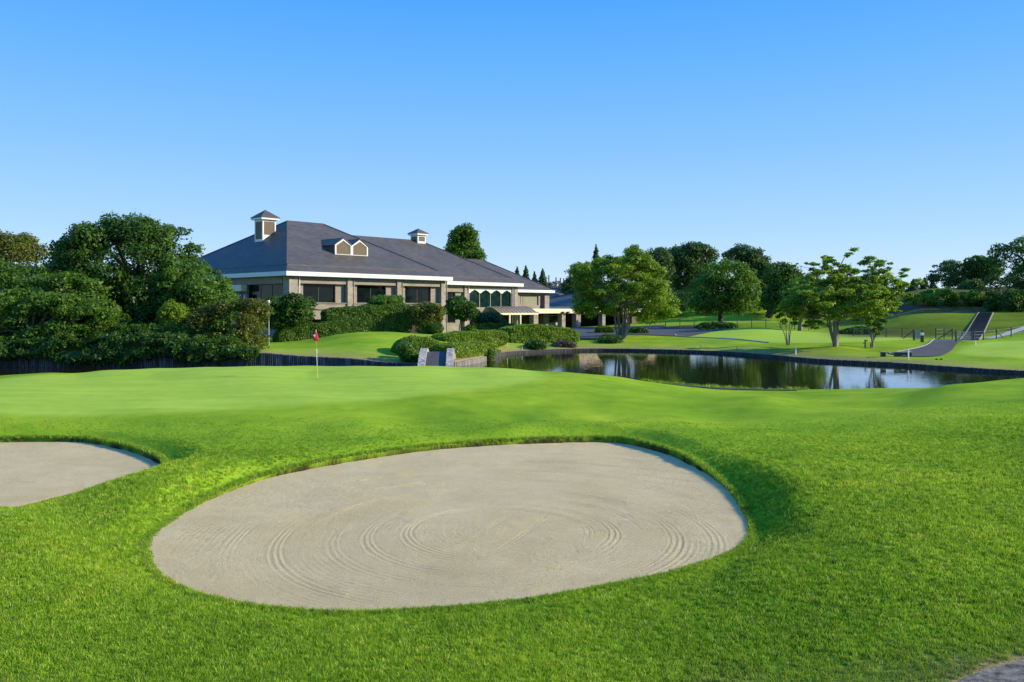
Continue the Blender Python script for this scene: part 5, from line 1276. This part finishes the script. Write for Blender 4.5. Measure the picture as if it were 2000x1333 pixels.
def pad_tree(label, pads, Y, base, leaves, leaf, mat, **kw):
    r = rs(SEED[0]); SEED[0] += 1
    cl = [(PX(a, Y), Y+d, PZ(b, Y), c/F*Y, c/F*Y*.95, e__/F*Y) for a, b, c, e__, d in pads]
    bx, by = W(*base); bz = gz(bx, by); O = np.array([bx, by, bz])
    root = empty(kw.get('name', 'tree'), (bx, by, bz), 0, label, kw.get('cat', 'tree'), kw.get('group'))
    P, N, tone = clump_leaves(cl, leaves, leaf, r, .5, .7, .8)
    V, Fs = leafgeo(P, N, leaf, r); mesh_np('crown', V, Fs, M[mat], root, origin=O, attrs={'tone': ('FACE', tone)})
    m = MB(); tr = kw.get('tr', .25); cz = np.array(cl)
    for st in kw['stems']:   # list of stem polylines in photo pixels with radii
        pts = [np.array([PX(a, Y), Y+d, PZ(b, Y)]) for a, b, d in st[0]]; pts[0] = np.array([pts[0][0], pts[0][1], gz(pts[0][0], pts[0][1])-.25])
        pts = open_curve(pts, 4); m.tube(pts, np.linspace(st[1], st[2], len(pts)), 8, cap=False)
        st.append(pts)
    allp = np.vstack([s_[3] for s_ in kw['stems']]); rr_ = np.concatenate([np.linspace(s_[1], s_[2], len(s_[3])) for s_ in kw['stems']])
    for c_ in cz[::kw.get('every', 2)]:
        q = c_[:3]; dd = np.linalg.norm(allp-q, axis=1)+np.maximum(0, allp[:, 2]-q[2]+.3)*3+(allp[:, 2] < bz+kw.get('minh', 1.6))*50; j = dd.argmin()
        L = np.linalg.norm(q-allp[j]); limb(m, allp[j], q-np.array([0, 0, c_[5]*.5]), min(rr_[j]*.5, .018+.011*L), .008, r, .06, 6)
    m.build('trunk', M[kw.get('bark', 'bark')], root, origin=tuple(O), smooth=True)
    return root
pad_tree('tall airy tree with layered leaf pads and forked pale trunk on the pond bank mound', ex, 72, (1633, 72), 115000, .165, 'bright_leaf', name='airy_tree',
    stems=[[[(1631,680,0),(1632,650,0),(1631,620,0),(1630,590,.3),(1632,560,.6),(1640,530,.4),(1650,502,0)], .23, .03],
           [[(1636,680,.1),(1637,650,.2),(1642,620,0),(1658,590,-.6),(1672,565,-1),(1690,540,-.8),(1712,517,-.5)], .14, .025],
           [[(1632,640,0),(1640,622,-.2),(1662,608,-.5),(1692,592,-1),(1722,560,-.6),(1736,550,0)], .09, .02],
           [[(1630,600,0),(1615,580,.4),(1605,560,.6),(1600,540,.6),(1597,524,.4)], .08, .02],
           [[(1631,612,0),(1610,604,.4),(1585,598,.8),(1560,590,1)], .07, .015]])
pads3 = [(1522,606,7,4,.2),(1535,603,8,4,-.3),(1548,608,8,4,.3),(1560,614,8,4,0),(1528,615,8,4,0),(1543,618,8,4,-.2),(1556,624,7,4,.3),(1519,620,5,3,0),(1534,628,6,3,.2),(1550,632,6,3,-.2),(1512,612,4,3,0)]
pad_tree('small open tree with four thin pale stems in front of the far putting green', pads3, 79, (1540, 79), 3800, .16, 'olive_leaf', name='small_tree', minh=.9, every=1,
    stems=[[[(1538,676,0),(1533,655,0),(1526,640,0),(1519,625,.1)], .06, .015], [[(1539,676,0),(1536,650,0),(1535,630,0),(1534,608,0)], .06, .015], [[(1542,676,0),(1543,655,0),(1548,635,0),(1556,618,0)], .06, .015], [[(1541,676,0),(1541,650,0),(1543,630,0),(1545,612,0)], .05, .015]])
pads4 = [(1700,608,10,5,.3),(1715,604,10,5,-.2),(1728,612,8,5,.2),(1705,620,12,5,-.3),(1720,622,11,5,.3),(1690,616,7,4,0),(1729,628,7,5,.1),(1712,634,11,5,-.2),(1699,634,7,4,.2),(1722,642,8,4,.2),(1708,646,7,4,0),(1716,652,5,3,0)]
pad_tree('small tree with knotted forked trunk right of the airy tree beside the direction post', [(a, b, c, d, f_) for a, b, c, d, f_ in pads4 for _ in (0,)], 73.5, (1705, 73.5), 7500, .16, 'mid_leaf', name='small_tree', minh=.8, every=1,
    stems=[[[(1704,684,0),(1704,668,0),(1701,655,0),(1697,640,0),(1700,618,0)], .10, .03], [[(1707,684,0),(1707,668,.1),(1712,652,.1),(1718,636,.1),(1716,612,.1)], .09, .03], [[(1706,684,0),(1706,662,0),(1707,645,0),(1709,625,0)], .06, .02]])
tree('bright leaved low tree left of the airy tree with its trunk behind the bank', [(1530,612),(1534,595),(1540,575),(1545,560),(1558,545),(1575,533),(1590,545),(1600,575),(1600,605),(1590,622),(1570,630),(1548,622)], 104, 3.5, 60, .85, 18000, .25, 'bright_leaf', (1563,104), .6, trunk_r=.3, fork=.35, limbs=10, name='broadleaf_tree', jit=.55)

# ---- trees beyond the road and on the hills
tree('large dome shaped tree with fine open crown, tallest behind the multi stemmed tree', [(1300,520),(1302,500),(1318,482),(1345,475),(1370,478),(1386,490),(1390,515),(1382,545),(1360,570),(1330,585),(1305,570)], 168, 7, 90, 1.5, 26000, .42, 'far_leaf', (1341,168), .7, trunk_r=.5, fork=.45, limbs=16, name='dome_tree', bark='dark_bark')
tree('dark tree just left of the tall dome shaped one', [(1255,520),(1260,498),(1275,487),(1290,486),(1303,497),(1310,530),(1305,580),(1270,600),(1250,560)], 160, 6, 60, 1.5, 16000, .42, 'far_leaf', (1283,160), .8, trunk_r=.45, fork=.3, limbs=8, name='broadleaf_tree', bark='dark_bark')
tree('dark mass of trees filling behind the multi stemmed tree on its right', [(1240,560),(1270,545),(1300,560),(1335,572),(1340,595),(1325,610),(1290,625),(1240,625)], 150, 5, 55, 1.5, 15000, .4, 'dark_leaf', (1318,150), .8, trunk_r=.4, fork=.2, limbs=5, name='broadleaf_tree', bark='dark_bark')
tree('round mid green tree with short trunk behind the fence, centre of the tree line', [(1336,595),(1342,572),(1358,548),(1375,525),(1400,510),(1430,508),(1448,520),(1462,545),(1470,570),(1468,595),(1455,612),(1425,616),(1400,612),(1370,618),(1350,612)], 124, 6, 110, 1.15, 34000, .3, 'mid_leaf', (1407,124), .75, trunk_r=.4, fork=.28, limbs=12, name='round_tree', bark='dark_bark')
tree('tall dark tree with knobbly crown right of the round mid green one', [(1412,510),(1414,495),(1430,484),(1450,485),(1470,490),(1488,500),(1496,520),(1512,540),(1516,580),(1505,608),(1470,610),(1455,560),(1440,520)], 152, 6, 80, 1.35, 24000, .38, 'far_leaf', (1462,152), .8, trunk_r=.45, fork=.3, limbs=10, name='broadleaf_tree', bark='dark_bark')
tree('very dark tree with a thick trunk standing on the sunlit knoll', [(1490,530),(1500,516),(1520,516),(1540,528),(1556,540),(1562,565),(1558,590),(1545,604),(1515,608),(1488,604),(1478,570)], 143, 6, 70, 1.3, 20000, .38, 'dark_leaf', (1501,143), .85, trunk_r=.6, fork=.3, limbs=8, name='broadleaf_tree', bark='dark_bark')
tree('row of low dark trees between the knoll tree and the airy tree', [(1560,600),(1575,575),(1600,562),(1640,560),(1680,566),(1720,572),(1745,580),(1745,592),(1700,604),(1640,612),(1570,612)], 200, 7, 60, 1.8, 16000, .5, 'far_leaf', (1640,200), .8, trunk_r=.4, fork=.2, limbs=6, name='broadleaf_tree', bark='dark_bark')
conifer('pointed dark conifer rising behind the left side of the multi stemmed tree', 1164, 476, 600, 150, 52, 9000, .36, 'far_leaf')
tree('dark low trees between the net poles and the multi stemmed tree', [(1098,560),(1104,548),(1118,540),(1135,530),(1150,545),(1160,580),(1150,600),(1110,600),(1098,580)], 170, 5, 40, 1.4, 11000, .4, 'far_leaf', (1125,170), .8, stems=1, trunk_r=.3, fork=.2, limbs=4, name='broadleaf_tree', bark='dark_bark')
tree('tall slender broad crowned tree rising behind the clubhouse roof', [(868,495),(872,482),(884,465),(888,448),(900,441),(918,440),(930,455),(934,470),(938,485),(948,505),(946,530),(870,530)], 160, 4, 75, 1.2, 22000, .36, 'mid_leaf', (908,160), .75, trunk_r=.35, fork=.6, limbs=18, name='tall_tree', bark='dark_bark')
for i, (px_, top, w_, lab) in enumerate(((1010, 520, 15, 'pointed conifer just above the roof, first in the row beyond the clubhouse'), (1027, 518, 17, 'second and tallest pointed conifer beyond the clubhouse roof'), (1044, 530, 14, 'short pointed conifer, third in the row beyond the roof'), (1060, 524, 18, 'last pointed conifer beyond the roof, nearest the net poles'))):
    conifer(lab, px_, top, 610, 190, w_*3.0, 8000, .42, 'far_leaf', 'row of pointed conifers beyond the clubhouse roof')
tree('greyish brown leafless thicket below the skyline net poles', [(1050,580),(1058,560),(1075,550),(1092,548),(1104,556),(1110,575),(1112,600),(1050,600)], 205, 4, 40, 1.3, 11000, .34, 'brown_leaf', (1085,205), .9, trunk_r=.2, fork=.5, limbs=10, name='thicket', cat='thicket', bark='dark_bark')
# hill
tree('wide open crowned tree on the skyline of the right hill', [(1830,545),(1832,525),(1845,512),(1868,508),(1890,512),(1905,520),(1935,520),(1938,545),(1925,562),(1880,564),(1840,562)], 178, 6, 75, 1.2, 17000, .38, 'far_leaf', (1875,178), .6, trunk_r=.3, fork=.4, limbs=18, name='hill_tree', bark='dark_bark')
tree('small dark tree crown sticking up at the right end of the open hill tree', [(1896,515),(1898,502),(1912,498),(1928,503),(1934,518),(1938,535),(1915,545),(1900,535)], 172, 3, 30, 1.0, 9000, .36, 'dark_leaf', (1917,172), .75, trunk_r=.25, fork=.5, limbs=8, name='hill_tree', bark='dark_bark')
tree('little dark mushroom shaped tree standing on the hill slope', [(1878,565),(1884,552),(1900,547),(1914,556),(1914,568),(1904,576),(1888,576)], 150, 2, 26, .8, 8000, .3, 'dark_leaf', (1899,150), .8, trunk_r=.35, fork=.45, limbs=5, name='hill_tree', bark='dark_bark')
tree('huge dark tree cut off by the right edge of the photo', [(1950,520),(1955,495),(1970,475),(1995,463),(2030,455),(2090,460),(2110,520),(2110,600),(2040,620),(1985,618),(1950,605),(1938,585),(1942,560),(1955,545)], 122, 6, 130, 1.1, 36000, .3, 'dark_leaf', (2010,122), .8, trunk_r=.45, fork=.4, limbs=14, name='edge_tree', bark='dark_bark')
tree('bushy dark tree on the slope in front of the huge edge tree', [(1938,600),(1945,575),(1965,565),(1990,572),(2020,570),(2040,600),(2030,625),(1990,628),(1955,615)], 116, 3, 50, .9, 14000, .28, 'dark_leaf', (1985,116), .8, trunk_r=.25, fork=.3, limbs=6, name='edge_tree', bark='dark_bark')
tree('loose green scrub covering the grassy top of the right hill', [(1768,600),(1778,588),(1792,574),(1815,567),(1850,566),(1880,570),(1905,570),(1925,576),(1945,584),(1940,602),(1850,602)], 129, 5, 60, .7, 26000, .28, 'bright_leaf', (1850,129), .6, stems=0, name='hilltop_scrub', cat='scrub')
for i, (px_, top, w_, lab) in enumerate(((1784, 545, 34, 'pointed conifer left of centre on the hill skyline'), (1806, 542, 26, 'tallest of the small conifers on the hill skyline'), (1822, 547, 24, 'rightmost small conifer on the hill skyline, touching the open tree'), (1764, 560, 20, 'lowest small conifer on the hill skyline, nearest the airy tree'))):
    conifer(lab, px_, top, 590, 215, w_*1.7, 5500, .5, 'far_leaf', 'small conifers on the hill skyline')
hedge('far dark wood along the horizon on the left behind the clubhouse', [(-300,560),(-100,545),(100,560),(300,575),(500,590),(500,620),(-300,620)], 240, 240, 12, 14000, .9, 'far_leaf', name='far_wood', cat='wood', rough=.8)['kind'] = 'stuff'
hedge('far dark wood along the horizon at the right', [(960,592),(1060,578),(1200,575),(1400,578),(1600,580),(1750,592),(1900,590),(2150,560),(2500,530),(2500,620),(960,620)], 270, 270, 14, 34000, .9, 'far_leaf', name='far_wood', cat='wood', rough=.8)['kind'] = 'stuff'
